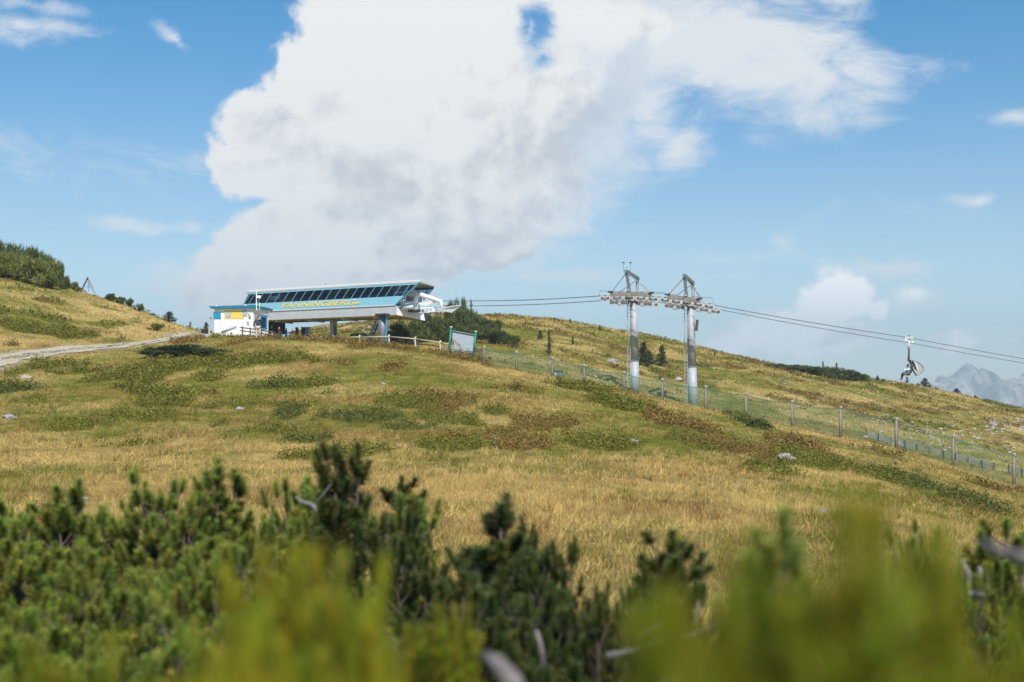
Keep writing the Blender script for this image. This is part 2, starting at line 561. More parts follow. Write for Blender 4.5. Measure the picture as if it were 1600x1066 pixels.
# ------------------------------------------------------------------ terrain heights
COLS = {
    -300: [(10, -2.3), (20, 'v', 835), (30, 'v', 770), (45, 'v', 690), (60, 'v', 630), (70, 'v', 590), (78, 'v', 575), (84, 'v', 550), (92, 'v', 500), (105, 'v', 430), (125, 'v', 385), (150, 'v', 365), (200, 'v', 380), (320, 'v', 450)],
    0: [(10, -2.3), (20, 'v', 832), (30, 'v', 768), (45, 'v', 692), (60, 'v', 630), (72, 'v', 582), (77, 'v', 570), (85, 'v', 548), (95, 'v', 500), (110, 'v', 450), (130, 'v', 421), (160, 'v', 424), (200, 'v', 450), (320, 'v', 520)],
    130: [(10, -2.3), (20, 'v', 830), (30, 'v', 766), (45, 'v', 694), (60, 'v', 632), (76, 'v', 570), (85, 'v', 553), (95, 'v', 540), (105, 'v', 512), (120, 'v', 470), (130, 'v', 455), (150, 'v', 462), (200, 'v', 500), (320, 'v', 560)],
    215: [(10, -2.3), (20, 'v', 830), (30, 'v', 766), (45, 'v', 694), (60, 'v', 634), (76, 'v', 572), (88, 'v', 547), (99, 'v', 534), (108, 'v', 522), (120, 'v', 496), (130, 'v', 482), (150, 'v', 492), (200, 'v', 530), (320, 'v', 600)],
    290: [(10, -2.3), (20, 'v', 830), (30, 'v', 766), (45, 'v', 694), (60, 'v', 634), (76, 'v', 573), (92, 'v', 535), (103, 'v', 526), (115, 'v', 519), (127, 'v', 514), (150, 'v', 526), (200, 'v', 560), (320, 'v', 620)],
    340: [(10, -2.3), (20, 'v', 830), (30, 'v', 766), (45, 'v', 694), (60, 'v', 634), (76, 'v', 571), (90, 'v', 530), (100, 'v', 527), (125, 'v', 527), (150, 'v', 534), (200, 'v', 560), (320, 'v', 600)],
    420: [(10, -2.3), (20, 'v', 830), (30, 'v', 766), (45, 'v', 695), (60, 'v', 632), (76, 'v', 569), (89, 'v', 529), (100, 'v', 528), (125, 'v', 529), (150, 'v', 531), (190, 'v', 524), (235, 'v', 518), (320, 'v', 530)],
    500: [(10, -2.3), (20, 'v', 830), (30, 'v', 766), (45, 'v', 695), (60, 'v', 630), (76, 'v', 568), (90, 'v', 532), (100, 'v', 533), (125, 'v', 535), (140, 'v', 533), (180, 'v', 529), (235, 'v', 520), (260, 'v', 508), (320, 'v', 505)],
    620: [(10, -2.3), (20, 'v', 830), (30, 'v', 768), (45, 'v', 692), (60, 'v', 625), (76, 'v', 565), (90, 'v', 540), (100, 'v', 541), (124, 'v', 541), (140, 'v', 533), (155, 'v', 524), (175, 'v', 508), (200, 'v', 494), (240, 'v', 490), (320, 'v', 510)],
    740: [(10, -2.3), (20, 'v', 830), (30, 'v', 770), (45, 'v', 695), (60, 'v', 628), (76, 'v', 578), (89, 'v', 561), (98, 'v', 563), (115, 'v', 556), (130, 'v', 542), (150, 'v', 522), (175, 'v', 503), (195, 'v', 492), (240, 'v', 494), (320, 'v', 530)],
    860: [(10, -2.3), (20, 'v', 832), (30, 'v', 775), (45, 'v', 702), (60, 'v', 640), (76, 'v', 598), (86, 'v', 587), (95, 'v', 593), (110, 'v', 580), (130, 'v', 555), (150, 'v', 535), (175, 'v', 512), (195, 'v', 499), (240, 'v', 502), (320, 'v', 540)],
    990: [(10, -2.3), (20, 'v', 834), (30, 'v', 780), (45, 'v', 710), (60, 'v', 655), (76, 'v', 620), (85, 'v', 610), (96, 'v', 616), (115, 'v', 613), (135, 'v', 583), (155, 'v', 560), (175, 'v', 538), (195, 'v', 519), (240, 'v', 522), (320, 'v', 550)],
    1090: [(10, -2.3), (20, 'v', 836), (30, 'v', 785), (45, 'v', 722), (60, 'v', 675), (76, 'v', 645), (85, 'v', 636), (96, 'v', 643), (113, 'v', 640), (135, 'v', 605), (155, 'v', 580), (175, 'v', 560), (197, 'v', 543), (240, 'v', 548), (320, 'v', 580)],
    1240: [(10, -2.35), (20, 'v', 838), (30, 'v', 795), (45, 'v', 742), (60, 'v', 702), (74, 'v', 676), (82, 'v', 667), (92, 'v', 675), (112, 'v', 668), (135, 'v', 632), (155, 'v', 610), (175, 'v', 592), (200, 'v', 576), (240, 'v', 582), (320, 'v', 615)],
    1400: [(10, -2.45), (20, 'v', 845), (30, 'v', 808), (45, 'v', 768), (60, 'v', 728), (72, 'v', 704), (79, 'v', 696), (90, 'v', 712), (108, 'v', 706), (130, 'v', 672), (155, 'v', 642), (180, 'v', 620), (220, 'v', 597), (260, 'v', 603), (320, 'v', 630)],
    1600: [(10, -2.6), (20, 'v', 862), (30, 'v', 838), (45, 'v', 808), (60, 'v', 784), (70, 'v', 770), (76, 'v', 764), (85, 'v', 776), (105, 'v', 742), (130, 'v', 708), (155, 'v', 680), (190, 'v', 655), (240, 'v', 640), (280, 'v', 646), (320, 'v', 665)],
    1900: [(10, -2.8), (20, 'v', 885), (30, 'v', 870), (45, 'v', 855), (60, 'v', 840), (70, 'v', 830), (76, 'v', 826), (85, 'v', 838), (105, 'v', 810), (130, 'v', 770), (155, 'v', 735), (190, 'v', 710), (240, 'v', 695), (280, 'v', 700), (320, 'v', 720)],
}
UG = np.arange(-1000, 2601, 20.0)
YG = np.arange(0, 321, 1.0)


def _build_table():
    us = sorted(COLS)
    prof = []
    for u in us:
        ys, zs = [0.0], [-1.75]
        for c in COLS[u]:
            ys.append(c[0])
            zs.append(c[1] if len(c) == 2 else P(u, c[2], c[0]).z)
        prof.append(np.interp(YG, ys, zs))
    prof = np.array(prof)
    T = np.array([np.interp(UG, us, prof[:, j]) for j in range(len(YG))]).T   # [u, Y]

    def gs(A, axis, sig):
        r = int(sig * 3) + 1
        k = np.exp(-.5 * (np.arange(-r, r + 1) / sig) ** 2)
        k /= k.sum()
        pad = [(0, 0), (0, 0)]
        pad[axis] = (r, r)
        B = np.pad(A, pad, mode='edge')
        return np.apply_along_axis(lambda q: np.convolve(q, k, 'valid'), axis, B)
    T = gs(T, 0, 2.2)
    T = gs(T, 1, 2.4)
    return T


HT = _build_table()


def H(x, y):
    x, y = np.asarray(x, float), np.asarray(y, float)
    yc = np.clip(y, 0, 319.999)
    u = 800 + FPX * x / np.maximum(y, 24.0)
    fu = np.clip((u - UG[0]) / 20.0, 0, len(UG) - 1.001)
    iu, iy = fu.astype(int), yc.astype(int)
    a, b = fu - iu, yc - iy
    z = (HT[iu, iy] * (1 - a) + HT[iu + 1, iy] * a) * (1 - b) + (HT[iu, iy + 1] * (1 - a) + HT[iu + 1, iy + 1] * a) * b
    far = np.maximum(y - 320, 0)
    z = z - np.minimum(far * .30, 900)
    amp = sst(y, 6, 25) * (1 - .9 * sst(y, 330, 600))
    z = z + amp * (.34 * (fbm(x / 6.5, y / 6.5, 3, 3) - .5) + .16 * (fbm(x / 1.7, y / 1.7, 8, 3) - .5) + .10 * (fbm(x / .7, y / .7, 18, 2) - .5))
    z = z + sst(y, 130, 170) * (1 - sst(y, 330, 600)) * 1.3 * (fbm(x / 22, y / 22, 31, 3) - .5)
    return z


def Hs(x, y):
    return float(H(np.array([x]), np.array([y]))[0])


_YS = np.concatenate([np.arange(6, 120, .2), np.arange(120, 318, .5)])


def hit(u, v, ymin=6.0):
    """ground point seen at pixel (u, v)"""
    d = P(u, v, 1.0)
    ys = _YS[_YS >= ymin]
    xs, zs = d.x * ys, d.z * ys
    hh = H(xs, ys)
    k = np.nonzero(zs <= hh)[0]
    i = k[0] if len(k) else int(np.argmin(zs - hh))
    return Vector((xs[i], ys[i], hh[i]))


def pix(x, y, z):
    """pixel of a world point (arrays welcome)"""
    c, s = math.cos(PITCH), math.sin(PITCH)
    yf = y * c + z * s
    zf = z * c - y * s
    return 800 + FPX * x / yf, 533 - FPX * zf / yf


def ground(x, y, dz=0.0):
    return Vector((x, y, Hs(x, y) + dz))


def gp(u, Y, dz=0.0):
    """ground point at bearing of pixel column u, depth Y"""
    x = (u - 800) / FPX * Y
    return ground(x, Y, dz)


# path centre line
PATH = [hit(-160, 596), hit(-60, 581), hit(0, 561), hit(60, 553), hit(120, 547), hit(180, 541), hit(240, 534), hit(290, 529)]
PATH = [Vector((p.x, p.y, 0)) for p in PATH]
PATH.append(Vector(((322 - 800) / FPX * 116, 116, 0)))


def path_dist(x, y):
    best = np.full(np.shape(x), 1e9)
    for a, b in zip(PATH[:-1], PATH[1:]):
        dx, dy = b.x - a.x, b.y - a.y
        t = np.clip(((x - a.x) * dx + (y - a.y) * dy) / (dx * dx + dy * dy), 0, 1)
        best = np.minimum(best, np.hypot(x - a.x - t * dx, y - a.y - t * dy))
    return best


# low shrub patches, (u, v, half width, half height in the photograph, colour kind)
PATCH = [(180, 590, 26, 9, 0), (250, 583, 45, 13, 0), (245, 655, 26, 9, 0), (330, 590, 16, 8, 0), (347, 662, 16, 7, 0),
         (450, 648, 22, 8, 1), (262, 628, 30, 8, 0), (210, 612, 40, 8, 0), (400, 560, 60, 8, 0), (560, 650, 52, 12, 1), (612, 628, 66, 11, 0),
         (700, 628, 62, 12, 2), (722, 562, 42, 8, 2), (850, 660, 62, 15, 2), (905, 610, 62, 11, 0), (965, 625, 60, 11, 0),
         (1062, 664, 42, 10, 2), (1140, 698, 62, 18, 2), (1180, 663, 22, 6, 1), (1300, 725, 92, 16, 0), (1425, 752, 88, 15, 1),
         (1490, 772, 52, 9, 1), (700, 700, 52, 7, 0), (955, 695, 60, 12, 0), (1085, 692, 30, 12, 0), (780, 640, 36, 8, 0),
         (50, 492, 62, 12, 0), (60, 516, 50, 7, 0), (105, 500, 40, 8, 0), (75, 560, 20, 6, 0), (22, 470, 40, 12, 2), (60, 606, 70, 11, 1),
         (10, 540, 40, 8, 2), (110, 520, 40, 7, 0), (230, 548, 10, 4, 0), (500, 600, 46, 8, 0), (620, 575, 30, 6, 2), (430, 600, 40, 7, 1),
         (560, 710, 70, 6, 0), (820, 700, 40, 8, 2), (1250, 700, 40, 8, 2), (640, 668, 50, 7, 1), (480, 690, 60, 6, 1)]
PW = []
for (u, v, a, b, k) in PATCH:
    p0 = hit(u, v)
    p1, p2 = hit(u, v - b), hit(u, v + b)
    ry = min(max(abs(p1.y - p2.y) / 2, .7), 4.2)
    PW.append((p0.x, p0.y, a / FPX * p0.y, ry, k))


def cover(x, y):
    """weights (straw, shrub, shrub kind, rust) of what grows at a point"""
    n1 = fbm(x / 7.0, y / 9.0, 41, 4)
    n2 = fbm(x / 1.9, y / 2.4, 52, 3)
    n3 = fbm(x / 3.4, y / 4.5, 63, 4)
    u = 800 + FPX * x / np.maximum(y, 24.0)
    near = 1 - sst(y, 96, 108)
    belt = 1 - sst(y, 39, 49)
    crest = sst(u, 560, 800) * sst(y, 70 - 6 * sst(u, 1100, 1500), 80 - 6 * sst(u, 1100, 1500))
    rightlow = sst(u, 900, 1300) * (1 - sst(y, 60, 70)) * .6
    top = sst(y, 78, 88) * (1 - sst(u, 560, 700)) * .5
    base_n = .13 + .52 * belt + .6 * crest * (1 - belt) + rightlow * (1 - belt) * .5 + top * (1 - belt)
    lefth = (1 - sst(u, 300, 330)) * sst(y, 86, 94)
    base_l = .30 + .50 * sst(u, 70, 150)
    base_f = .34 + .10 * np.sin(y * .18 + x * .03 + 3 * n1) + .25 * sst(y, 175, 200)
    pad = sst(u, 330, 400) * (1 - sst(u, 700, 760)) * sst(y, 92, 98) * (1 - sst(y, 135, 150))
    base = base_n * near + base_f * (1 - near)
    base = base * (1 - lefth) + base_l * lefth
    base = base * (1 - pad) + .62 * pad
    straw = np.clip(base + (n1 - .5) * 1.9 + (n2 - .5) * 1.3, 0, 1)
    shrub = np.zeros_like(x)
    kind = np.zeros_like(x)
    for (px, py, rx, ry, k) in PW:
        d = 1.25 - np.hypot((x - px) / rx, (y - py) / ry) + (n3 - .5) * 3.4
        w = sst(d, .15, .5)
        kind = np.where(w > shrub, k, kind)
        shrub = np.maximum(shrub, w)
    far_shrub = sst(n3, .53, .62) * (sst(y, 118, 135)) * .9
    kind = np.where(far_shrub > shrub, np.where(fbm(x / 9, y / 9, 77, 2) > .52, 2, 0), kind)
    shrub = np.maximum(shrub, far_shrub)
    gen = sst(n3, .60, .68) * (1 - .8 * belt) * .75 * (1 - .6 * crest)
    kind = np.where(gen > shrub, np.where(n1 > .5, 0, 2), kind)
    shrub = np.maximum(shrub, gen)
    shrub = shrub * sst(path_dist(x, y), 2.0, 3.0) * (1 - pad) * sst(y, 14, 18)
    rust = np.clip((fbm(x / 4.0, y / 4.0, 90, 3) - .56) * 5, 0, 1)
    straw = straw * (1 - shrub)
    return straw, shrub, kind, rust


GREEN = np.array((.130, .138, .020))
STRAW = np.array((.475, .345, .130))
OLIVE = np.array((.215, .185, .034))
RUST = np.array((.25, .135, .045))
SHRUBC = np.array([(.135, .130, .018), (.098, .106, .020), (.175, .122, .030)])


def ground_colour(x, y):
    straw, shrub, kind, rust = cover(x, y)
    k = kind.astype(int)
    n = fbm(x / .9, y / .9, 15, 3)
    base = GREEN[None] * (1 - sst(n, .35, .65))[:, None] + OLIVE[None] * sst(n, .35, .65)[:, None]
    c = base * (1 - straw[:, None]) + STRAW[None] * .95 * straw[:, None]
    r = (rust * .45 * (1 - shrub))[:, None]
    c = c * (1 - r) + RUST[None] * r
    c = c * (1 - shrub[:, None]) + SHRUBC[k] * shrub[:, None]
    # turf worn thin on the piste behind the fence
    u = 800 + FPX * x / np.maximum(y, 24.0)
    pd = path_dist(x, y)
    w = (1 - sst(pd, 1.9, 2.7))[:, None]
    c = c * (1 - w) + np.array((.31, .27, .155))[None] * w
    return c * (0.86 + .28 * fbm(x / .35, y / .35, 5, 2))[:, None]


# ------------------------------------------------------------------ ground sheet
rows = np.concatenate([np.arange(-10, 18, 1.0), np.arange(18, 112, .34), np.arange(112, 320, 1.1),
                       [325, 335, 350, 375, 400, 450, 520, 620, 800, 1100, 1600, 2400, 3600, 6000, 12000, 30000]])
tt = np.linspace(-.66, .66, 430)
RY, TT = np.meshgrid(rows, tt, indexing='ij')
RX = TT * (np.maximum(RY, 0) + 12)
GZ = H(RX.ravel(), RY.ravel())
gv = np.stack([RX.ravel(), RY.ravel(), GZ], 1)
nr, nc = RX.shape
ii = np.arange(nr * nc).reshape(nr, nc)
quads = np.stack([ii[:-1, :-1].ravel(), ii[:-1, 1:].ravel(), ii[1:, 1:].ravel(), ii[1:, :-1].ravel()], 1)
gcol = ground_colour(RX.ravel(), RY.ravel())

mg = bpy.data.materials.new('alpine_turf')
mg.use_nodes = True
nt = mg.node_tree
b = nt.nodes['Principled BSDF']
b.inputs['Roughness'].default_value = .95
b.inputs['Specular IOR Level'].default_value = .08
at = nt.nodes.new('ShaderNodeAttribute')
at.attribute_name = 'tint'
t_ = nt.nodes.new('ShaderNodeTexCoord')
n1_ = nt.nodes.new('ShaderNodeTexNoise')
n1_.inputs['Scale'].default_value = 2.6
n1_.inputs['Detail'].default_value = 10
n1_.inputs['Roughness'].default_value = .72
nt.links.new(t_.outputs['Object'], n1_.inputs['Vector'])
rm = nt.nodes.new('ShaderNodeMapRange')
rm.inputs[1].default_value = .28
rm.inputs[2].default_value = .72
rm.inputs[3].default_value = .55
rm.inputs[4].default_value = 1.45
nt.links.new(n1_.outputs[0], rm.inputs[0])
vs = nt.nodes.new('ShaderNodeVectorMath')
vs.operation = 'SCALE'
nt.links.new(at.outputs['Color'], vs.inputs[0])
nt.links.new(rm.outputs[0], vs.inputs['Scale'])
nt.links.new(vs.outputs[0], b.inputs['Base Color'])
bp_ = nt.nodes.new('ShaderNodeBump')
bp_.inputs['Strength'].default_value = .9
bp_.inputs['Distance'].default_value = .25
nt.links.new(n1_.outputs[0], bp_.inputs['Height'])
nt.links.new(bp_.outputs[0], b.inputs['Normal'])
tag(link('ground', np_mesh('ground', gv, quads, mg, gcol, True)), kind='structure')

# gravel path: a sheet a few centimetres above the turf, two pale wheel tracks and a grassy middle
mp = pmat('gravel', (.40, .335, .225), .95, var=.35, scale=6, bump=.6, bscale=22)


def path_strip(o0, o1):
    pts = []
    for a, b in zip(PATH[:-1], PATH[1:]):
        n = max(2, int((b - a).length / .7))
        pts += [a.lerp(b, k / n) for k in range(n)]
    pts.append(PATH[-1])
    pa = np.array([(p.x, p.y) for p in pts])
    ker = np.ones(9) / 9
    sm = np.stack([np.convolve(np.pad(pa[:, k], 4, mode='edge'), ker, 'valid') for k in (0, 1)], 1)
    d = np.gradient(sm, axis=0)
    d /= np.linalg.norm(d, axis=1)[:, None]
    nrm = np.stack([-d[:, 1], d[:, 0]], 1)
    m = 5
    vs_, n = [], len(sm)
    for j in range(m):
        w = o0 + (o1 - o0) * j / (m - 1)
        jit = (RNG.random(n) - .5) * .35 if j in (0, m - 1) else np.zeros(n)
        q = sm + nrm * (w + jit)[:, None]
        vs_.append(np.stack([q[:, 0], q[:, 1], H(q[:, 0], q[:, 1]) + .035], 1))
    V = np.concatenate(vs_)
    ix = np.arange(m * n).reshape(m, n)
    F = np.stack([ix[:-1, :-1].ravel(), ix[1:, :-1].ravel(), ix[1:, 1:].ravel(), ix[:-1, 1:].ravel()], 1)
    return V, F


V1, F1 = path_strip(-1.55, -.45)
V2, F2 = path_strip(.45, 1.6)
tag(link('path', np_mesh('path', np.concatenate([V1, V2]), np.concatenate([F1, F2 + len(V1)]), mp)), kind='structure')

# ------------------------------------------------------------------ far mountain
def build_mountain():
    Y0 = 5200.0
    sky_pts = [(1180, 640), (1280, 628), (1380, 612), (1440, 600), (1466, 596), (1488, 586), (1507, 568), (1511, 564), (1516, 567), (1532, 580), (1556, 594), (1572, 594), (1585, 591), (1600, 586),
               (1625, 572), (1660, 560), (1700, 575), (1760, 566), (1840, 590), (1950, 620)]
    us = [p[0] for p in sky_pts]
    zs = [P(p[0], p[1], Y0).z for p in sky_pts]
    nx, ny = 420, 150
    uu = np.linspace(1180, 1950, nx)
    X = (uu - 800) / FPX * Y0
    D = np.linspace(-1900, 700, ny)
    ridge = np.interp(uu, us, zs)
    XX, DD = np.meshgrid(X, D)
    RR = np.meshgrid(ridge, D)[0]
    f = 1 - 2 * np.abs(fbm(XX / 210 + .3 * fbm(XX / 400, DD / 400, 4), DD / 520, 21, 5) - .5)
    f2 = 1 - 2 * np.abs(fbm(XX / 60, DD / 110, 27, 5) - .5)
    w = np.clip(np.abs(DD) / 300, 0, 1)
    Z = RR - np.abs(DD) * .46 + (f - .75) * 330 * w + (f2 - .75) * 80 * (w * .9 + .1)
    V = np.stack([XX.ravel(), (DD + Y0).ravel(), Z.ravel()], 1)
    ix = np.arange(nx * ny).reshape(ny, nx)
    F = np.stack([ix[:-1, :-1].ravel(), ix[:-1, 1:].ravel(), ix[1:, 1:].ravel(), ix[1:, :-1].ravel()], 1)
    m = bpy.data.materials.new('mountain_rock')
    m.use_nodes = True
    nt = m.node_tree
    b = nt.nodes['Principled BSDF']
    b.inputs['Roughness'].default_value = .95
    t = nt.nodes.new('ShaderNodeTexCoord')
    n = nt.nodes.new('ShaderNodeTexNoise')
    n.inputs['Scale'].default_value = .006
    n.inputs['Detail'].default_value = 10
    n.inputs['Roughness'].default_value = .7
    nt.links.new(t.outputs['Object'], n.inputs['Vector'])
    r = nt.nodes.new('ShaderNodeValToRGB')
    e = r.color_ramp.elements
    e[0].position, e[0].color = .40, (.10, .10, .075, 1)
    e[1].position, e[1].color = .60, (.42, .38, .33, 1)
    nt.links.new(n.outputs[0], r.inputs[0])
    nt.links.new(r.outputs[0], b.inputs['Base Color'])
    tag(link('mountain', np_mesh('mountain', V, F, m, None, True)), kind='structure')


build_mountain()

# ------------------------------------------------------------------ haze: one closed box of thin air
hb = MB().abox(-3200, 5200, -60, 7600, -1000, 330)
hz = hb.build('haze', bpy.data.materials.new('haze_air'))
hm = hz.data.materials[0]
hm.use_nodes = True
for n in list(hm.node_tree.nodes):
    if n.type != 'OUTPUT_MATERIAL':
        hm.node_tree.nodes.remove(n)
pv = hm.node_tree.nodes.new('ShaderNodeVolumePrincipled')
pv.inputs['Color'].default_value = (.70, .88, 1.0, 1)
pv.inputs['Density'].default_value = 2.15e-4
pv.inputs['Anisotropy'].default_value = 0.0
hm.node_tree.links.new(pv.outputs[0], hm.node_tree.nodes['Material Output'].inputs['Volume'])
tag(hz, kind='stuff')


# ------------------------------------------------------------------ grass
def scatter(n, y0, y1, umin=-120, umax=1720, pw=1.0):
    """random ground points inside the view wedge, even per square metre when pw = 1"""
    y = (RNG.random(n) * (y1 ** (1 + pw) - y0 ** (1 + pw)) + y0 ** (1 + pw)) ** (1 / (1 + pw))
    u = umin + (umax - umin) * RNG.random(n)
    return (u - 800) / FPX * y, y


def visible(x, y, z, lift=.35):
    """keep points that the crest does not hide (with some slack)"""
    u, v = pix(x, y, z + lift)
    t = np.linspace(.25, .97, 26)[:, None]
    hh = H((x * t).ravel(), (y * t).ravel()).reshape(26, -1)
    return np.all(hh < (z + lift + .45) * t + .05, axis=0)


def blades(x, y, n, hmin, hmax, w, spread, lean, colf):
    """n blades per tuft at (x, y)"""
    m = len(x)
    px = np.repeat(x, n) + RNG.normal(0, spread, m * n)
    py = np.repeat(y, n) + RNG.normal(0, spread, m * n)
    pz = H(px, py) - .03
    h = hmin + (hmax - hmin) * RNG.random(m * n) ** 1.3
    h *= np.repeat((.7 + .6 * RNG.random(m)) * (.45 + 1.1 * fbm(x / 1.3, y / 1.3, 66, 3)), n)
    a = RNG.random(m * n) * 2 * np.pi
    sx_, sy_ = np.cos(a), np.sin(a)
    la = RNG.random(m * n) * 2 * np.pi
    ll = np.abs(RNG.normal(0, lean, m * n)) * h
    wd = w * (.6 + .8 * RNG.random(m * n))
    A = np.stack([px - sx_ * wd, py - sy_ * wd, pz], 1)
    B = np.stack([px + sx_ * wd, py + sy_ * wd, pz], 1)
    T = np.stack([px + np.cos(la) * ll + .10 * h, py + np.sin(la) * ll, pz + h], 1)
    V = np.stack([A, B, T], 1).reshape(-1, 3)
    F = np.arange(len(V)).reshape(-1, 3)
    c = colf(px, py, m, n)
    return V, F, np.repeat(c, 3, axis=0)


def grass_col(px, py, m, n):
    tx, ty = px[::n], py[::n]
    st, sh, kd, ru = cover(tx, ty)
    r = RNG.random(m)
    dry = r < np.clip(st * 1.15 + .04, 0, 1)
    g = GREEN[None] * (.75 + .8 * RNG.random(m))[:, None]
    g = np.where((RNG.random(m) < .45)[:, None], OLIVE[None] * (.8 + .5 * RNG.random(m))[:, None], g)
    s = STRAW[None] * (.74 + .62 * RNG.random(m))[:, None] * np.array((1, .98, .92))
    c = np.where(dry[:, None], s, g)
    rr = RNG.random(m) < ru * .35
    c = np.where(rr[:, None], RUST[None] * (.8 + .6 * RNG.random(m))[:, None], c)
    c = c * (.62 + .76 * fbm(tx / 1.1, ty / 1.3, 71, 3))[:, None]
    c = np.repeat(c, n, axis=0)
    return c * (.82 + .36 * RNG.random(m * n))[:, None]


def grass_patch(name, cnt, y0, y1, n, hmin, hmax, w, spread, lean, pw=1.0, shrubcut=.45, umin=-120, umax=1720):
    x, y = scatter(cnt, y0, y1, umin, umax, pw)
    st, sh, kd, ru = cover(x, y)
    keep = (RNG.random(cnt) > sh / shrubcut * .8) & (RNG.random(cnt) < .45 + .75 * st) & (path_dist(x, y) > 1.9)
    x, y = x[keep], y[keep]
    k = visible(x, y, H(x, y))
    x, y = x[k], y[k]
    V, F, c = blades(x, y, n, hmin, hmax, w, spread, lean, grass_col)
    o = link(name, np_mesh(name, V, F, M['grass'], c))
    return tag(o, kind='stuff')


grass_patch('meadow_grass', 30000, 12, 34, 11, .05, .17, .0070, .12, .9, umin=-400, umax=2000)
grass_patch('meadow_grass', 9000, 3, 13, 11, .05, .18, .0060, .10, .9, umin=-1100, umax=2700)
grass_patch('meadow_grass', 30000, 33, 62, 9, .05, .17, .013, .16, .9, shrubcut=.75)
grass_patch('hillside_grass', 44000, 61, 100, 8, .05, .16, .020, .2, .9, shrubcut=.75)
grass_patch('slope_grass', 26000, 100, 190, 6, .08, .24, .05, .3, .9, shrubcut=.5)
grass_patch('ridge_grass', 9000, 175, 250, 6, .14, .42, .08, .4, .6, umin=600)


grass_patch('tussock_grass', 4200, 15, 62, 26, .10, .30, .008, .055, .55)


# ------------------------------------------------------------------ low heath of dwarf shrubs
def heath(name, cnt, y0, y1, n, size, hgt, spread, thr=.35):
    x, y = scatter(cnt, y0, y1)
    st, sh, kd, ru = cover(x, y)
    k = RNG.random(cnt) < sst(sh, thr - .2, thr + .6)
    x, y, kd, sh = x[k], y[k], kd[k].astype(int), sh[k]
    k = visible(x, y, H(x, y))
    x, y, kd, sh = x[k], y[k], kd[k], sh[k]
    m = len(x)
    hh = hgt * (.35 + .65 * sh) * (.6 + .8 * RNG.random(m))
    N = m * n
    d = RNG.normal(0, 1, (N, 3))
    d /= np.linalg.norm(d, axis=1)[:, None]
    rr = RNG.random(N) ** .4
    bx = np.repeat(x, n) + d[:, 0] * rr * spread
    by = np.repeat(y, n) + d[:, 1] * rr * spread
    bz = np.repeat(H(x, y), n) + np.abs(d[:, 2]) * rr * np.repeat(hh, n) + .02
    a, b = RNG.normal(0, 1, (N, 3)), RNG.normal(0, 1, (N, 3))
    a /= np.linalg.norm(a, axis=1)[:, None]
    b -= a * (a * b).sum(1)[:, None]
    b /= np.linalg.norm(b, axis=1)[:, None]
    s = size * (.6 + .8 * RNG.random(N))[:, None]
    c0 = np.stack([bx, by, bz], 1)
    V = np.stack([c0 - a * s * .55, c0 + a * s * .55, c0 + b * s], 1).reshape(-1, 3)
    F = np.arange(len(V)).reshape(-1, 3)
    c = SHRUBC[kd] * (.75 + .7 * RNG.random(m))[:, None]
    c = np.repeat(c, n, axis=0) * (.7 + .7 * RNG.random(N))[:, None]
    alt = RNG.random(N) < np.where(np.repeat(kd, n) == 2, .14, .015)
    c = np.where(alt[:, None], np.array((.26, .13, .03)) * (.6 + .8 * RNG.random(N))[:, None], c)
    tag(link(name, np_mesh(name, V, F, M['heath'], np.repeat(c, 3, axis=0))), kind='stuff')


heath('heath', 26000, 20, 60, 16, .055, .34, .22)
heath('heath', 40000, 60, 100, 13, .085, .46, .34)
heath('heath', 30000, 96, 235, 10, .17, .42, .60)


# ------------------------------------------------------------------ stones
def rock_mesh(seed, n=2):
    r = random.Random(seed)
    bm = bmesh.new()
    bmesh.ops.create_icosphere(bm, subdivisions=n, radius=1)
    for v in bm.verts:
        p = v.co
        f = 1 + .28 * math.sin(3.1 * p.x + seed) * math.cos(2.3 * p.y - seed) + .16 * math.sin(7 * p.z + 3 * p.x) + r.uniform(-.10, .10)
        v.co = Vector((p.x * f * 1.15, p.y * f, p.z * f * .62))
    me = bpy.data.meshes.new('rock')
    bm.to_mesh(me)
    bm.free()
    me.materials.append(M['rock'])
    return me


ROCKS = [rock_mesh(k) for k in range(4)]
for (u, v, s, lab) in [(1226, 719, .34, 'pale flat rock bedded in dry grass below the netting fence'),
                       (1285, 800, .12, 'small white rock right behind the blurred pine shoot'),
                       (42, 592, .26, 'pale rock lying on the turf just below the gravel track at far left'),
                       (128, 783, .13, 'pale rock at the edge of the straw meadow behind the left pines'),
                       (14, 655, .24, 'whitish stone on the turf at the left edge of the hillside'),
                       (375, 641, .18, 'small white stone in the middle of the green hillside'),
                       (600, 601, .12, 'small grey stone high on the slope below the fence rail'),
                       (990, 693, .2, 'pinkish stone among red heath below the towers'),
                       (773, 692, .2, 'low grey stone in turf at the foot of the slope'),
                       (1029, 569, .55, 'grey boulder between the two small conifers on the far slope'),
                       (958, 567, .6, 'dark grey boulder left of the left pylon on the far slope'),
                       (1060, 595, .5, 'pale boulder seen between the two pylons above the netting'),
                       (1278, 587, .9, 'pale slab in front of the pine thicket on the ridge')]:
    p = hit(u, v)
    o = link('rock', ROCKS[int(u) % 4], None, (p.x, p.y, p.z + s * .1))
    o.rotation_euler = (0, 0, u)
    o.scale = (s, s, s)
    tag(o, lab, 'rock')


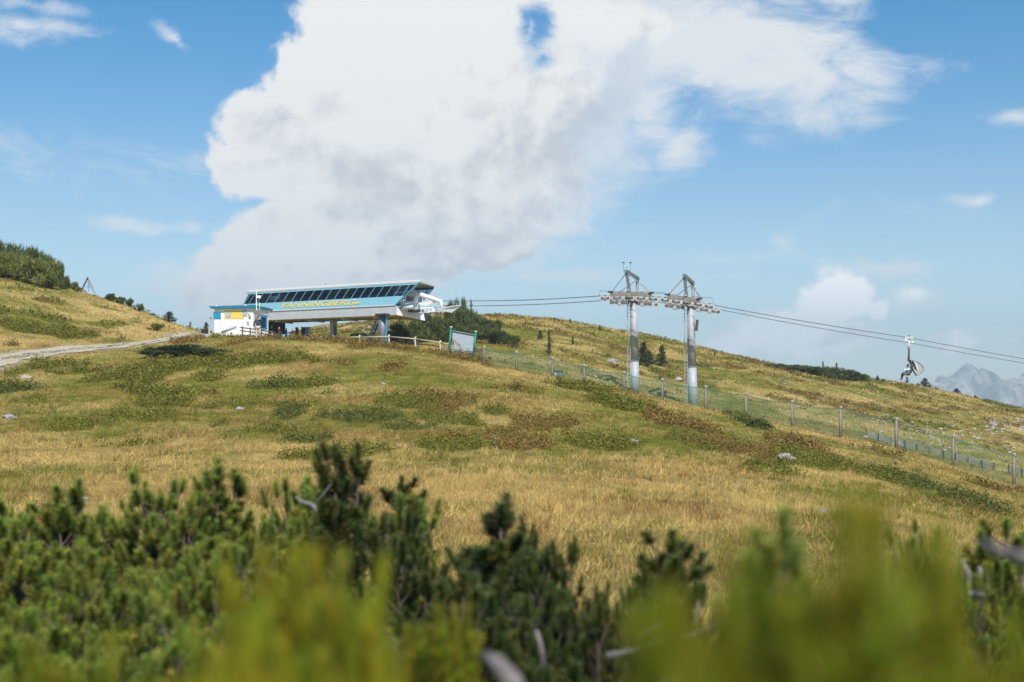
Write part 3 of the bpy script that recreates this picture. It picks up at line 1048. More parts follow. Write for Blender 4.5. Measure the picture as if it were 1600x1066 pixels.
def rubble(name, boxes, thick):
    vs_, fs_ = [], []
    base = [np.array([v.co for v in m.vertices]) for m in (rock_mesh(11, 1), rock_mesh(12, 1), rock_mesh(13, 1))]
    fb = np.array([p.vertices[:] for p in rock_mesh(11, 1).polygons])
    off = 0
    for (u0, u1, v0, v1, n, smin, smax) in boxes:
        for k in range(n):
            u, v = RNG.uniform(u0, u1), RNG.uniform(v0, v1)
            p = hit(u, v, 100.0)
            s = smin + (smax - smin) * RNG.random() ** 3
            a = RNG.random() * 6.28
            R = np.array([[math.cos(a), -math.sin(a), 0], [math.sin(a), math.cos(a), 0], [0, 0, 1]])
            q = base[k % 3] @ R.T * s + np.array((p.x, p.y, p.z + s * .1))
            q[:, 2] = p.z + (q[:, 2] - p.z) * .75
            vs_.append(q)
            fs_.append(fb + off)
            off += len(q)
    tag(link(name, np_mesh(name, np.concatenate(vs_), np.concatenate(fs_), M['rock'])), kind='stuff')


rubble('rubble', [(1440, 1600, 658, 690, 130, .07, .34), (1540, 1600, 655, 675, 60, .10, .45), (1400, 1600, 690, 708, 120, .06, .24),
                  (1330, 1480, 645, 690, 60, .08, .32), (1340, 1420, 690, 700, 60, .06, .28), (1200, 1420, 590, 640, 70, .08, .26),
                  (930, 1060, 550, 600, 40, .08, .26), (1110, 1300, 575, 640, 40, .08, .26), (1440, 1600, 612, 655, 40, .08, .3),
                  (545, 610, 505, 525, 30, .1, .45)], .2)


def path_stones():
    base = np.array([v.co for v in rock_mesh(21, 1).vertices])
    fb = np.array([p.vertices[:] for p in rock_mesh(21, 1).polygons])
    vs_, fs_, off = [], [], 0
    for k in range(900):
        i = int(RNG.integers(0, len(PATH) - 1))
        q = PATH[i].lerp(PATH[i + 1], RNG.random())
        w = RNG.normal(0, 1.5)
        x, y = q.x + w * .25, q.y + w
        s = .025 + .085 * RNG.random() ** 3
        v = base * s + np.array((x, y, Hs(x, y) + .04))
        vs_.append(v)
        fs_.append(fb + off)
        off += len(v)
    tag(link('path_stones', np_mesh('path_stones', np.concatenate(vs_), np.concatenate(fs_), M['rock'])), kind='stuff')


path_stones()

# ================================================================== lift station
AX = Vector((.795, -.606, 0))          # along the station, towards its open mouth
WX = Vector((.218, .976, 0))           # across it, away from the camera
N0 = Vector((-.606, -.795, 0))         # outward normal of the near side
SO = Vector((-9.0, 125.0, 0))


def Q(s, z, w=0.0, out=0.0):
    p = SO + AX * s + WX * w + N0 * out
    return Vector((p.x, p.y, z))


def s_at(u, out=0.0):
    """station coordinate s whose near side shows at pixel column u"""
    k = (u - 800) / FPX
    bx, by = SO.x + N0.x * out, SO.y + N0.y * out
    return (k * by - bx) / (AX.x - k * AX.y)


ZR, ZR2, ZG1, ZG0, ZB, ZU = 9.58, 9.40, 9.12, 8.07, 7.19, 6.22
SL, SM = -25.0, -3.3                   # roof ends at s=SL..0; the blue side ends at SM
WID = 6.1
INS = .03                              # how far the side leans in from roof to blue panel


def ins(z):
    return -INS * (ZR2 - z) / (ZR2 - ZB) if z < ZR2 else 0.0


def mouth(z):
    """s of the slanted mouth edge at height z"""
    return SM * (ZR2 - z) / (ZR2 - ZB)


def tail(z):
    return SL - 1.6 * (ZR2 - z) / (ZR2 - ZB)


st = thing('lift_station', (Q(-12, 3.4, 3).x, Q(-12, 3.4, 3).y, 3.4),
           'light blue and grey chairlift station on stilts with yellow lettering and slanted windows', 'lift station')


def side_quad(s0b, s1b, s1t, s0t, zb, zt, name, mat, t=.06, out=0.0, parent=st):
    pts = [Q(s0b, zb, 0, ins(zb) + out), Q(s1b, zb, 0, ins(zb) + out), Q(s1t, zt, 0, ins(zt) + out), Q(s0t, zt, 0, ins(zt) + out)]
    return MB().prism(pts, -N0 * t).build(name, mat, parent)


# roof slab, pale, with a teal fascia under it
MB().prism([Q(SL, ZR2), Q(0, ZR2), Q(-.35, ZR2, WID), Q(SL, ZR2, WID)], (0, 0, ZR - ZR2)).build('roof', M['white'], st)
MB().prism([Q(SL - .5, ZR2 - .12, 0, .02), Q(.0, ZR2 - .12, 0, .02), Q(-.3, ZR2 - .12, WID, 0), Q(SL - .4, ZR2 - .12, WID)], (0, 0, .117)).build('roof_soffit', M['panel_grey'], st)
side_quad(tail(ZG1), mouth(ZG1), mouth(ZR2 - .01), tail(ZR2 - .01), ZG1, ZR2 - .01, 'fascia', M['sky_blue'])
side_quad(tail(ZB), mouth(ZB), mouth(ZG0), tail(ZG0), ZB, ZG0, 'side_panel', M['sky_blue'])
# grey skirt under the blue panel
_t0, _n = tail(ZB), 7
for k in range(_n):
    e0, e1 = _t0 + (SM + .15 - _t0) * k / _n + .012, _t0 + (SM + .15 - _t0) * (k + 1) / _n - .012
    MB().prism([Q(e0, ZU, 0, ins(ZB) - .05), Q(e1, ZU, 0, ins(ZB) - .05), Q(e1, ZB - .04, 0, ins(ZB) - .05), Q(e0, ZB - .04, 0, ins(ZB) - .05)], -N0 * .08).build('skirt_panel', M['panel_grey'], st)
side_quad(tail(ZB), mouth(ZB), mouth(ZB + .05), tail(ZB + .05), ZB - .03, ZB + .04, 'trim_strip', M['white'], .05, .03)
# windows of the slanted band: panes between blue mullions
u_m = np.linspace(379, 648, 21)
s_b = [s_at(u, ins(ZG0)) for u in np.linspace(374.5, 628, 20)]
s_b[0] = tail(ZG0) + .25
LEAN = 1.0
for k in range(len(s_b) - 1):
    a0, a1 = s_b[k], s_b[k + 1]
    b1 = min(a1 + LEAN, mouth(ZG1))
    b0 = min(a0 + LEAN, mouth(ZG1) - .05)
    side_quad(a0 + .07, min(a1 - .07, mouth(ZG0)), b1 - .07, b0 + .07, ZG0 + .02, ZG1 - .02, 'window_pane', M['glass'], .03, -.04)
for k in range(len(s_b)):
    a0 = s_b[k]
    side_quad(a0 - .05, a0 + .05, min(a0 + LEAN + .05, mouth(ZG1)), min(a0 + LEAN - .05, mouth(ZG1) - .1), ZG0, ZG1, 'mullion', M['blue_frame'], .10, .012)
# last, clear panes beside the mouth
side_quad(s_b[-1] + .1, mouth(ZG0) - .05, mouth(ZG1) - .05, min(s_b[-1] + LEAN + .1, mouth(ZG1) - .2), ZG0 + .02, ZG1 - .02, 'window_pane', M['clear_glass'], .03, -.04)
# slanted edge of the mouth, dark teal
MB().prism([Q(mouth(ZB) - .1, ZB, 0, ins(ZB) + .03), Q(mouth(ZB), ZB, 0, ins(ZB) + .03), Q(0, ZR2 - .02, 0, .03), Q(-.12, ZR2 - .02, 0, .03)], -N0 * .25).build('mouth_edge', M['blue_frame'], st)
# tail end wall
MB().prism([Q(tail(ZB), ZB, 0, ins(ZB)), Q(SL, ZR2 - .13, 0), Q(SL, ZR2 - .13, WID), Q(tail(ZB), ZB, WID - .4)], AX * .08).build('end_wall', M['sky_blue'], st)
# far side: frame and clear glass, the sky shows through near the mouth
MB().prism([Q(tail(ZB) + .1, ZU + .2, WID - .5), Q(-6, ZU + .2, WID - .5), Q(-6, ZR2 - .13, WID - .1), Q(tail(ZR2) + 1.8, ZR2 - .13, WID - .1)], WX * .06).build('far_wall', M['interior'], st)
MB().prism([Q(-6, ZG1 - .1, WID - .15), Q(-.5, ZG1 - .1, WID - .15), Q(-.4, ZR2 - .13, WID - .1), Q(-6, ZR2 - .13, WID - .1)], WX * .08).build('far_fascia', M['teal'], st)
for a, bsh in ((-3.6, 1.0), (-2.1, .75)):
    MB().prism([Q(a, ZG0 - .5, WID - .5), Q(a + .14, ZG0 - .5, WID - .5), Q(a + .14 + bsh, ZG1 - .1, WID - .15), Q(a + bsh, ZG1 - .1, WID - .15)], WX * .08).build('far_mullion', M['teal'], st)
MB().prism([Q(-3.4, ZG0 - .5, WID - .45), Q(-2.0, ZG0 - .5, WID - .45), Q(-.5, ZG1 - .11, WID - .12), Q(-3.4, ZG1 - .11, WID - .12)], WX * .02).build('far_pane', M['clear_glass'], st)
# floor and underside
MB().prism([Q(tail(ZB) + .1, ZU + .02, .4), Q(SM, ZU + .02, .4), Q(SM + .2, ZU + .02, WID - .6), Q(tail(ZB) + .1, ZU + .02, WID - .6)], (0, 0, .15)).build('floor', M['interior'], st)
MB().prism([Q(tail(ZB) + .02, ZU - .02, 0, ins(ZB) - .05), Q(SM + .15, ZU - .02, 0, ins(ZB) - .05), P(664, 501.5, 130.2), Q(SM - 2, ZU - .1, WID + .4), Q(tail(ZB), ZU - .02, WID)], (0, 0, .03)).build('underside', M['under'], st)
for k, s in enumerate((-21, -16, -11, -6.5)):
    MB().box(Q(s, ZU - .12, WID / 2), AX * .14, WX * (WID / 2 - .8), (0, 0, .10)).build('under_beam', M['panel_grey'], st)
# inside: drive machinery along the windows (the lit housings behind the panes)
for k in range(17):
    s = -24.3 + k * 1.28
    MB().box(Q(s, ZG0 + .13, .42), AX * .46, WX * .10, (0, 0, .22)).build('guide_box', M['machine'], st)
MB().box(Q(-14, ZG0 - .3, 2.6), AX * 10.0, WX * .6, (0, 0, .5)).build('drive_beam', M['interior'], st)
# nose box of the mouth
n0, n1 = Q(SM + .15, ZU, 0, ins(ZB) - .05), P(664, 501.5, 130.2)
n2, n3 = P(662, 490.5, 130.2), Q(SM + .15, ZB - .3, 0, ins(ZB) - .05)
MB().prism([n0, n1, n2, n3], WX * .10).build('nose_panel', M['white'], st)
MB().prism([n1 + Vector((.02, 0, 0)), P(667.5, 500.5, 131.4), P(667, 489.5, 131.4), n2 + Vector((.02, 0, 0))], WX * .15).build('nose_edge', M['interior'], st)
MB().prism([n3, n2, P(657, 489, 133), Q(SM, ZB - .35, 3)], (0, 0, -.08)).build('nose_deck', M['panel_grey'], st)
# white guide beams in the mouth
YB = 127.0
MB().tube([P(624, 462, YB + 1.5), P(638, 459.7, YB + .6), P(653, 459.5, YB), P(671, 465, YB - .6), P(689, 471.2, YB - 1.2), P(690.3, 483, YB - 1.2)], [.2, .25, .26, .21, .19, .17], 10).build('guide_beam', M['white'], st, True)
MB().tube([P(651, 460, YB), P(649.5, 471, YB), P(648, 479, YB)], [.27, .25, .2], 10).build('guide_post', M['white'], st, True)
MB().prism([P(653, 473.2, YB - .4), P(683, 467.8, YB - 1), P(687, 470.5, YB - 1), P(676, 474, YB - .8), P(667, 478, YB - .6), P(655, 476.6, YB - .4)], (0.05, .35, .03)).build('guide_vane', M['white'], st)
MB().tube([P(623, 475.3, YB + .8), P(648, 473.7, YB + .1)], [.2, .25], 10).build('rail_beam', M['white'], st, True)
MB().tube([P(624, 481.5, YB + .7), P(633, 480.3, YB + .3), P(647, 478.8, YB)], [.10, .30, .28], 10).build('rail_housing', M['panel_grey'], st, True)
for uu_ in (628.5, 632.5, 643, 646):
    MB().beam(P(uu_, 463, YB + 2), P(uu_ + .3, 475, YB + 2), .1, .1).build('frame_post', M['white'], st)
for uu_, va, vb in ((655, 459.5, 488), (658, 461, 487), (660.5, 463, 486)):
    MB().beam(P(uu_, va, YB + 1.2), P(uu_, vb, YB + 1.2), .12, .12).build('frame_post', M['panel_grey'], st)
for va in (466.5, 471):
    MB().beam(P(629, va + .5, YB + 2), P(661, va, YB + 1.4), .08, .08).build('frame_rail', M['white'], st)
MB().box(P(642, 468, YB + 2.4), AX * .55, WX * .3, (0, 0, .35)).build('motor', M['panel_grey'], st)
MB().box(P(650, 486, YB + 1), AX * .75, WX * .9, (0, 0, .10)).build('motor_base', M['interior'], st)
# maintenance platform hung in front of the mouth
MB().prism([P(656, 489.6, YB), P(679, 487.6, YB - 1), P(684, 485.8, YB), P(662, 487.2, YB + 1.4)], (0, 0, .10)).build('platform', M['white'], st)
for k, uu_ in enumerate((658, 664, 670, 675.5, 677.5, 679.5, 682.5)):
    MB().beam(P(uu_, 488.8 - .08 * (uu_ - 656), YB - .5), P(uu_, 481.5 - .05 * (uu_ - 656), YB - .5), .05, .05).build('baluster', M['white'], st)
MB().tube([P(657, 482, YB - .5), P(683, 480.6, YB - .5)], .05, 6).build('handrail', M['white'], st)
MB().prism([P(684, 483.7, YB - 1.2), P(712, 478.3, YB - 4), P(721, 477.2, YB - 4.6), P(706, 488.8, YB - 3.4), P(698, 487.4, YB - 2.6), P(684, 485.8, YB - 1.2)], (.02, .15, .05)).build('entry_trough', M['white'], st)
MB().prism([P(684, 482.6, YB - .9), P(712, 477.7, YB - 3.8), P(720, 476.9, YB - 4.5), P(711, 479.2, YB - 3.8), P(684, 484.6, YB - 1)], (.02, .2, .04)).build('trough_liner', M['panel_grey'], st)
bmx = bmesh.new()
bmesh.ops.create_uvsphere(bmx, u_segments=12, v_segments=8, radius=.17)
lm = bpy.data.meshes.new('lamp_globe')
bmx.to_mesh(lm)
bmx.free()
lm.materials.append(M['white'])
link('lamp_globe', lm, st, P(676, 492, YB - .5) - wloc(st))
link('lamp_globe', lm, st, Q(-2.2, ZR2 - .42, 3.4) - wloc(st))
# columns
c0 = gp(597.5, 124.6, -.4)
MB().tube([c0, Vector((c0.x, c0.y, ZU))], .44, 20).build('column', M['galv_dark'], st, True)
MB().box((c0.x + .40, c0.y - .12, 4.75), (.06, 0, 0), (0, .3, 0), (0, 0, 1.2)).build('column_plate', M['teal'], st)
MB().box((c0.x, c0.y, ZU - .12), AX * .7, WX * .7, (0, 0, .1)).build('column_head', M['dark'], st)
cs0, cs1 = gp(572.5, 125.2, -.3), P(590, 500, 126.5)
for dx in (-.13, .18):
    MB().beam(cs0 + Vector((dx, 0, 0)), cs1 + Vector((dx, 0, 0)), .13, .16).build('strut', M['dark'], st)
for k in range(9):
    a = cs0.lerp(cs1, (k + .5) / 9)
    MB().beam(a + Vector((-.13, 0, 0)), a + Vector((.18, 0, .2)), .05, .05).build('strut_lacing', M['dark'], st)
c1 = gp(520.5, 138.0, -.3)
MB().box((c1.x - .17, c1.y, (c1.z + ZU) / 2), (.16, 0, 0), (0, .3, 0), (0, 0, (ZU - c1.z) / 2)).build('column', M['panel_grey'], st)
MB().box((c1.x + .22, c1.y - .1, (c1.z + ZU) / 2), (.2, 0, 0), (0, .25, 0), (0, 0, (ZU - c1.z) / 2)).build('column', M['pale_base'], st)
MB().box((c1.x + .24, c1.y - .36, (c1.z + ZU) / 2 - .2), (.08, 0, 0), (0, .01, 0), (0, 0, .75)).build('column_door', M['dark'], st)
# roof edge bits
MB().tube([Q(-13.3, ZR, .4), Q(-13.3, ZR + .28, .4)], .03, 6).build('roof_pin', M['dark'], st)


# lettering: real letters laid on the blue panel
def text_mesh(body, size, s0, z0, dir_z, mat, name, squash=1.0, shear=.32, off=.0, out=.02):
    cu = bpy.data.curves.new(name, 'FONT')
    cu.body = body
    cu.size = size
    cu.shear = shear
    cu.offset = off
    cu.extrude = .012
    cu.space_character = 1.06
    t = bpy.data.objects.new(name, cu)
    C.objects.link(t)
    dg = bpy.context.evaluated_depsgraph_get()
    me = bpy.data.meshes.new_from_object(t.evaluated_get(dg))
    bpy.data.objects.remove(t)
    for v in me.vertices:
        x, y, zz = v.co.x * squash, v.co.y, v.co.z
        z = z0 + y
        p = Q(s0 + x, z, 0, ins(z) + out + zz) - wloc(st)
        v.co = p
    me.materials.clear()
    me.materials.append(mat)
    return link(name, me, st), max(v.co.x for v in me.vertices)


TZ = 7.43
s0, s1 = s_at(442.5, -.4), s_at(556.5, -.4)
cu = bpy.data.curves.new('m', 'FONT')
cu.body = 'FANNINGBERG'
cu.size = .74
cu.space_character = 1.06
cu.offset = .011
tmp = bpy.data.objects.new('m', cu)
C.objects.link(tmp)
bpy.context.view_layer.update()
wd = tmp.dimensions.x
bpy.data.objects.remove(tmp)
text_mesh('FANNINGBERG', .74, s0, TZ, 0, M['yellow'], 'lettering', (s1 - s0 - .15) / wd, .35, .011)
text_mesh('NBF \u2022', .27, s1 + .05, TZ + .03, 0, M['yellow'], 'small_lettering', 1.25, .3, .014)

# ================================================================== ticket hut
HA = Vector((-.955, .297, 0))          # along the long front, away to the left
HB = Vector((.297, .955, 0))           # along the right face, away from the camera
hp = P(395.5, 500, 121)
HO = Vector((hp.x, hp.y, 0))
hz0 = Hs(HO.x, HO.y) - .25
ZW, ZF = P(395, 482, 121).z, P(395, 476.8, 121).z    # wall head and fascia top
HL = 4.15
HD = 3.0


def K(a, z, d=0.0, o=0.0, r=0.0):
    """hut point: a along front, d along right face, o out of the front, r out of the right face"""
    p = HO + HA * a + HB * d - HB * o - HA * r
    return Vector((p.x, p.y, z))


hut = thing('ticket_hut', (HO.x, HO.y, hz0), 'small white hut with teal roof edge and yellow banner at left end of the station', 'hut')
MB().prism([K(0, hz0), K(0, hz0, HD), K(HL, hz0, HD), K(HL, hz0)], (0, 0, ZW - hz0)).build('wall', M['wall_white'], hut)
f0 = MB()
E = .28
for (a, b_) in ((K(-E, 0, 0, E), K(HL + E, 0, 0, E)),):
    f0.prism([K(-E, ZW + .01, 0, E), K(HL + E * .6, ZW + .01, 0, E), K(HL + E * 1.6, ZF - .06, 0, E * 1.3), K(-E * 1.2, ZF, 0, E * 1.3)], HB * .06)
f0.build('fascia', M['teal'], hut)
MB().prism([K(-E + .0, ZW + .01, .07 - E), K(-E, ZW - .12, HD + E), K(-E * 1.3, ZF - .24, HD + E), K(-E * 1.3, ZF - .01, .07 - E)], HA * .06).build('fascia', M['teal'], hut)
MB().prism([K(-E + .07, ZW + .03, 0, E - .06), K(HL + E, ZW + .03, 0, E - .06), K(HL + E, ZW + .03, HD + E), K(-E + .07, ZW + .03, HD + E)], (0, 0, .2)).build('roof', M['panel_grey'], hut)
for a in (3.65, .62):
    MB().prism([K(a - .11, ZF - .07, 0, E * 1.3 + .02), K(a + .11, ZF - .07, 0, E * 1.3 + .02), K(a + .16, ZF + .01, 0, E * 1.3 + .02), K(a - .16, ZF + .01, 0, E * 1.3 + .02)], HB * .5).build('snow_guard', M['white'], hut)


def front(u0, v0, u1, v1, name, mat, t=.04, o=.03, parent=hut):
    """flat panel on the hut front given by its pixels"""
    pts = []
    for (u, v) in ((u0, v1), (u1, v1), (u1, v0), (u0, v0)):
        d = P(u, v, 1.0)
        # intersect the ray with the front plane
        n = HB
        tpar = (HO - HB * o).dot(n) / d.dot(n)
        pts.append(d * tpar)
    return MB().prism(pts, HB * t).build(name, mat, parent)


front(333, 488, 345, 498.6, 'shutter_frame', M['blue_frame'], .03, .035)
front(333.4, 488.6, 344.6, 498.2, 'shutter', pmat('teal_shutter', (.015, .27, .46), .35, var=.12), .03, .05)
bn = front(350.5, 485.2, 381, 498.3, 'banner', M['banner'], .02, .025)
front(352.3, 487.5, 361, 496.9, 'poster', pmat('poster_print', (.45, .48, .42), .6, var=.75, scale=7), .01, .04)
front(378, 484.6, 386, 494.2, 'poster', pmat('poster_grey_print', (.42, .42, .43), .6, var=.85, scale=9), .01, .042)
for dx, h in ((.0, .16), (.14, .22)):
    a = P(386 + dx * 12, 491, 120.6)
    MB().tube([a, a + Vector((.12, -.1, .0)), a + Vector((.2, -.2, -h))], .03, 6).build('wall_lamp', M['galv_dark'], hut)
front(388.5, 494.2, 391.2, 496.8, 'wall_lamp', M['galv_dark'], .06, .10)
# blue-grey tube sloping across the wall
d0, d1 = P(346, 519.5, 120.4), P(369, 511, 120.2)
MB().tube([d0, d1], .11, 10).build('sloping_tube', pmat('blue_grey_tube', (.27, .33, .43), .6, var=.15), hut, True)
MB().beam(P(379, 509, 120.55), P(387.5, 494, 120.6), .015, .015).build('lamp_shadow_bar', M['panel_grey'], hut)  # thin grey bar stands in for the streak of shadow below the lamp
# right face: dark window with teal frame
def right_face(d0_, d1_, z0_, z1_, name, mat, t=.05, r=.03):
    return MB().prism([K(0, z0_, d0_, 0, r), K(0, z0_, d1_, 0, r), K(0, z1_, d1_, 0, r), K(0, z1_, d0_, 0, r)], HA * t).build(name, mat, hut)


zr0, zr1 = P(413, 514, 122).z, P(413, 492.5, 122).z
fr = right_face(1.35, 2.72, zr0, zr1, 'window_frame', M['teal'], .04, .04)
right_face(1.5, 2.4, zr0 + .14, zr1 - .16, 'window_pane', M['glass'], .03, .055)
# white mast and bracket, red lamp
mst = K(-.35, 0, 0, .35)
ma, mb = P(400.6, 484.5, 120), P(400.6, 452.5, 120)
MB().tube([ma, mb], .045, 8).build('mast', M['white'], hut)
MB().tube([ma, P(405.7, 484.3, 120), P(405.7, 472.5, 120)], .03, 6).build('mast_bracket', M['white'], hut)
MB().box(P(404.5, 464, 120), (.18, 0, 0), (0, .12, 0), (0, 0, .12)).build('antenna_box', M['white'], hut)
MB().tube([P(400.6, 466, 120), P(404.5, 465, 120)], .03, 6).build('antenna_arm', M['white'], hut)
MB().tube([P(328.8, 498.4, 122.6), P(328.8, 495.6, 122.6)], .08, 10).build('signal_lamp', M['lamp_red'], hut)
MB().tube([P(332, 498.5, 122.6), P(328.8, 498.6, 122.6)], .03, 6).build('lamp_bracket', M['galv_dark'], hut)

# dark ramp railing in front of the hut
rl = thing('ramp_railing', gp(398, 117), 'dark wooden three-rail railing in front of the white hut', 'railing')
ra = [P(375.2, 511.8, 117.2), P(392, 513.8, 117), P(408, 516, 118), P(422, 519, 119.5), P(431, 521, 120.5)]
for dz in (0, .29, .66):
    MB().tube([p - Vector((0, 0, dz)) for p in ra], .055, 6).build('rail', M['wood_dark'], rl)
for u, Y, v in ((379, 117.2, 510), (391, 117, 512), (408.5, 118, 514), (420, 119.3, 516.5), (428, 120.2, 518)):
    t_p = P(u, v, Y)
    MB().beam(ground(t_p.x, t_p.y, -.2), t_p, .1, .1).build('post', M['wood_dark'], rl)


# ================================================================== two lift pylons
WP = Vector((.255, .967, 0))            # across the rope line, away from the camera
TL = Vector((.955, -.297, 0))           # along the rope line, downhill
TA, TB_ = Vector((10.93, 115.0, 0)), Vector((15.92, 113.35, 0))
GA = 3.0                                # half gauge


def wheel(name, c, ax, r, wdt, mat, parent, hub=None):
    ax = Vector(ax).normalized()
    MB().tube([c - ax * wdt / 2, c + ax * wdt / 2], r, 14).build(name, mat, parent, True)


def wheel_mesh(ax, r, wdt):
    mb = MB()
    ax = Vector(ax).normalized()
    mb.tube([-ax * wdt / 2, ax * wdt / 2], r, 16)
    me = bpy.data.meshes.new('sheave')
    me.from_pydata([tuple(p) for p in mb.v], [], mb.f)
    me.materials.append(M['sheave'])
    hb_ = MB().tube([-ax * (wdt / 2 + .03), ax * (wdt / 2 + .03)], r * .52, 12)
    me2 = bpy.data.meshes.new('hub')
    me2.from_pydata([tuple(p) for p in hb_.v], [], hb_.f)
    me2.materials.append(M['rubber'])
    return me, me2


WM, HM = wheel_mesh(WP, .245, .13)
NEAR_PX = [(941, 466.2), (962, 465.8), (985, 465.6), (1008, 466.6), (1030, 468), (1047, 470.2), (1062, 472.4), (1084, 474.6), (1100, 477.6), (1112, 480.2)]
FAR_PX = [(955, 472.5), (985, 473.6), (1008, 474.8), (1035, 477), (1060, 480), (1085, 481.8), (1104, 484.6), (1123, 487.4)]


def line_pt(u, v, side):
    """point on the rope plane of one side (-1 near, +1 far) at pixel u, v"""
    base = TA + WP * GA * side
    k = (u - 800) / FPX
    t = (k * base.y - base.x) / (TL.x - k * TL.y)
    return P(u, v, base.y + TL.y * t)


def interp_px(pts, u):
    return float(np.interp(u, [p[0] for p in pts], [p[1] for p in pts]))


def pylon(base, utop, vtop, vflange, ladder_u, gn, gf, uspan, label, mats):
    gz = Hs(base.x, base.y)
    t = thing('lift_pylon', (base.x, base.y, gz), label, 'lift pylon', 'twin steel pylons of the chairlift')
    zt = P(utop, vtop, base.y).z
    zf = P(utop, vflange, base.y).z
    b0 = Vector((base.x + .10, base.y, gz - .6))
    top = Vector((P(utop, vtop, base.y).x, base.y, zt))
    fl = b0.lerp(top, (zf - b0.z) / (zt - b0.z))
    MB().tube([b0, fl], [.44, .40], 24).build('pole_base', M['pale_base'], t, True)
    MB().tube([fl, fl + Vector((0, 0, .04))], .43, 24).build('flange', M['galv'], t, True)
    MB().tube([fl + Vector((0, 0, .04)), top], [.385, .27], 24).build('pole', M['galv'], t, True)
    # cross arm from rope to rope
    pn, pf = line_pt(utop - 6, interp_px(NEAR_PX, utop) - 4.2, -1), line_pt(utop + 4, interp_px(FAR_PX, utop) - 4.5, 1)
    MB().beam(pn - WP * .4, pf + WP * .4, .34, .42).build('cross_arm', M['beam_brown'], t)
    MB().box(top + Vector((0, 0, .25)), TL * .42, WP * .42, (0, 0, .24)).build('pole_head', M['beam_brown'], t)
    # gantry over the arm
    (un, vn_), (uf, vf) = gn, gf
    An, Af = line_pt(un, vn_, -1), line_pt(uf, vf, 1)
    MB().beam(pn + Vector((0, 0, .2)), An, .24, .24).build('gantry_post', M['galv_dark'], t)
    MB().beam(pf + Vector((0, 0, .2)), Af, .24, .24).build('gantry_post', M['galv'], t)
    MB().beam(An - WP * .35 + Vector((0, 0, .1)), Af + WP * .2 + Vector((0, 0, .1)), .26, .28).build('gantry_beam', M['galv_dark'], t)
    # longitudinal support beams of the sheave trains and their guys
    for side, px, A in ((-1, NEAR_PX, An), (1, FAR_PX, Af)):
        u0, u1, um = uspan[:3]
        dv = -6.0 if side < 0 else -4.2
        k0, k1 = line_pt(u0, interp_px(px, u0) + dv, side), line_pt(u1, interp_px(px, u1) + dv, side)
        km = line_pt(um, interp_px(px, um) + dv - 1.0, side)
        MB().beam(k0, km, .2, .34).build('sheave_beam', M['beam_brown'], t)
        MB().beam(km, k1, .2, .34).build('sheave_beam', M['beam_brown'], t)
        MB().box(k0 + Vector((0, 0, .2)), TL * .22, WP * .2, (0, 0, .06)).build('beam_cap', M['dark'], t)
        MB().box(k1 + Vector((0, 0, .2)), TL * .22, WP * .2, (0, 0, .06)).build('beam_cap', M['dark'], t)
        MB().tube([A, k0 + Vector((.1, 0, .2))], .032, 6).build('guy_rod', M['galv_dark'], t)
        MB().tube([A, k1 + Vector((.3, 0, .1))], .032, 6).build('guy_rod', M['galv_dark'], t)
        # catwalk rail
        c0_, c1_ = k0 - TL * 1.0 + Vector((0, 0, .32)), k1 + TL * 1.2 + Vector((0, 0, .22))
        MB().tube([c0_ - Vector((0, 0, .45)), c0_, c0_.lerp(c1_, .38)], .022, 5).build('catwalk_rail', M['galv_dark'], t)
        MB().tube([c0_.lerp(c1_, .62), c1_, c1_ - Vector((0, 0, .5))], .022, 5).build('catwalk_rail', M['galv_dark'], t)
    bs = Vector(top) + Vector((0, -.6, .5))
    MB().tube([pn + Vector((-.1, -.1, .3)), pn + Vector((-.1, .15, .52))], .16, 10).build('cable_drum', M['galv'], t, True)
    # sheaves, one by one, with rocker plates
    lo, hi = uspan[3], uspan[4]
    for side, px in ((-1, NEAR_PX), (1, FAR_PX)):
        a = max(lo, px[0][0]) if side < 0 else max(lo + 6, px[0][0])
        e = min(hi, px[-1][0])
        n = int(round((e - a) / 9.0))
        pts = [line_pt(a + (e - a) * k / n, interp_px(px, a + (e - a) * k / n), side) for k in range(n + 1)]
        if hi < 1060:
            pts = pts[:-1]
        for p in pts:
            w = link('sheave', WM, t, p - wloc(t))
            h_ = link('hub', HM, w, (0, 0, 0))
        for k in range(0, len(pts) - 1, 2):
            for o in (-.10, .10):
                MB().beam(pts[k] + WP * o - Vector((0, 0, .03)), pts[k + 1] + WP * o - Vector((0, 0, .03)), .03, .13).build('rocker_plate', M['galv_dark'], t)
        for k in range(1, len(pts) - 2, 2):
            MB().beam(pts[k] - Vector((0, 0, .22)), pts[k + 1] - Vector((0, 0, .22)), .12, .08).build('rocker_plate', M['galv_dark'], t)
    # ladder
    lx = P(ladder_u, 540, base.y).x
    z0, z1 = gz + .4, zt + .2
    for dx in (-.13, .13):
        MB().tube([(lx + dx, base.y - .15, z0), (lx + dx, base.y - .15, z1)], .028, 6).build('ladder_rail', M['galv'], t)
    for k in range(int((z1 - z0) / .3)):
        MB().tube([(lx - .13, base.y - .15, z0 + .3 * k), (lx + .13, base.y - .15, z0 + .3 * k)], .018, 5).build('ladder_rung', M['galv'], t)
    for z in (z0 + .8, z0 + 3, z0 + 5.2):
        MB().beam((lx, base.y - .15, z), (base.x - .2, base.y, z), .05, .05).build('ladder_bracket', M['galv'], t)
    for k in range(3):
        z = zt - 1.0 - .7 * k
        MB().tube([(base.x + .3 * math.cos(q) * 1.0, base.y + .30 * math.sin(q), z - .25 * math.cos(q - .6)) for q in np.linspace(-3.1, 0, 8)], .012, 4).build('shadow_arc', M['dark'], t)  # dark arcs round the pole stand in for curved shadows of the sheave trains
    return t


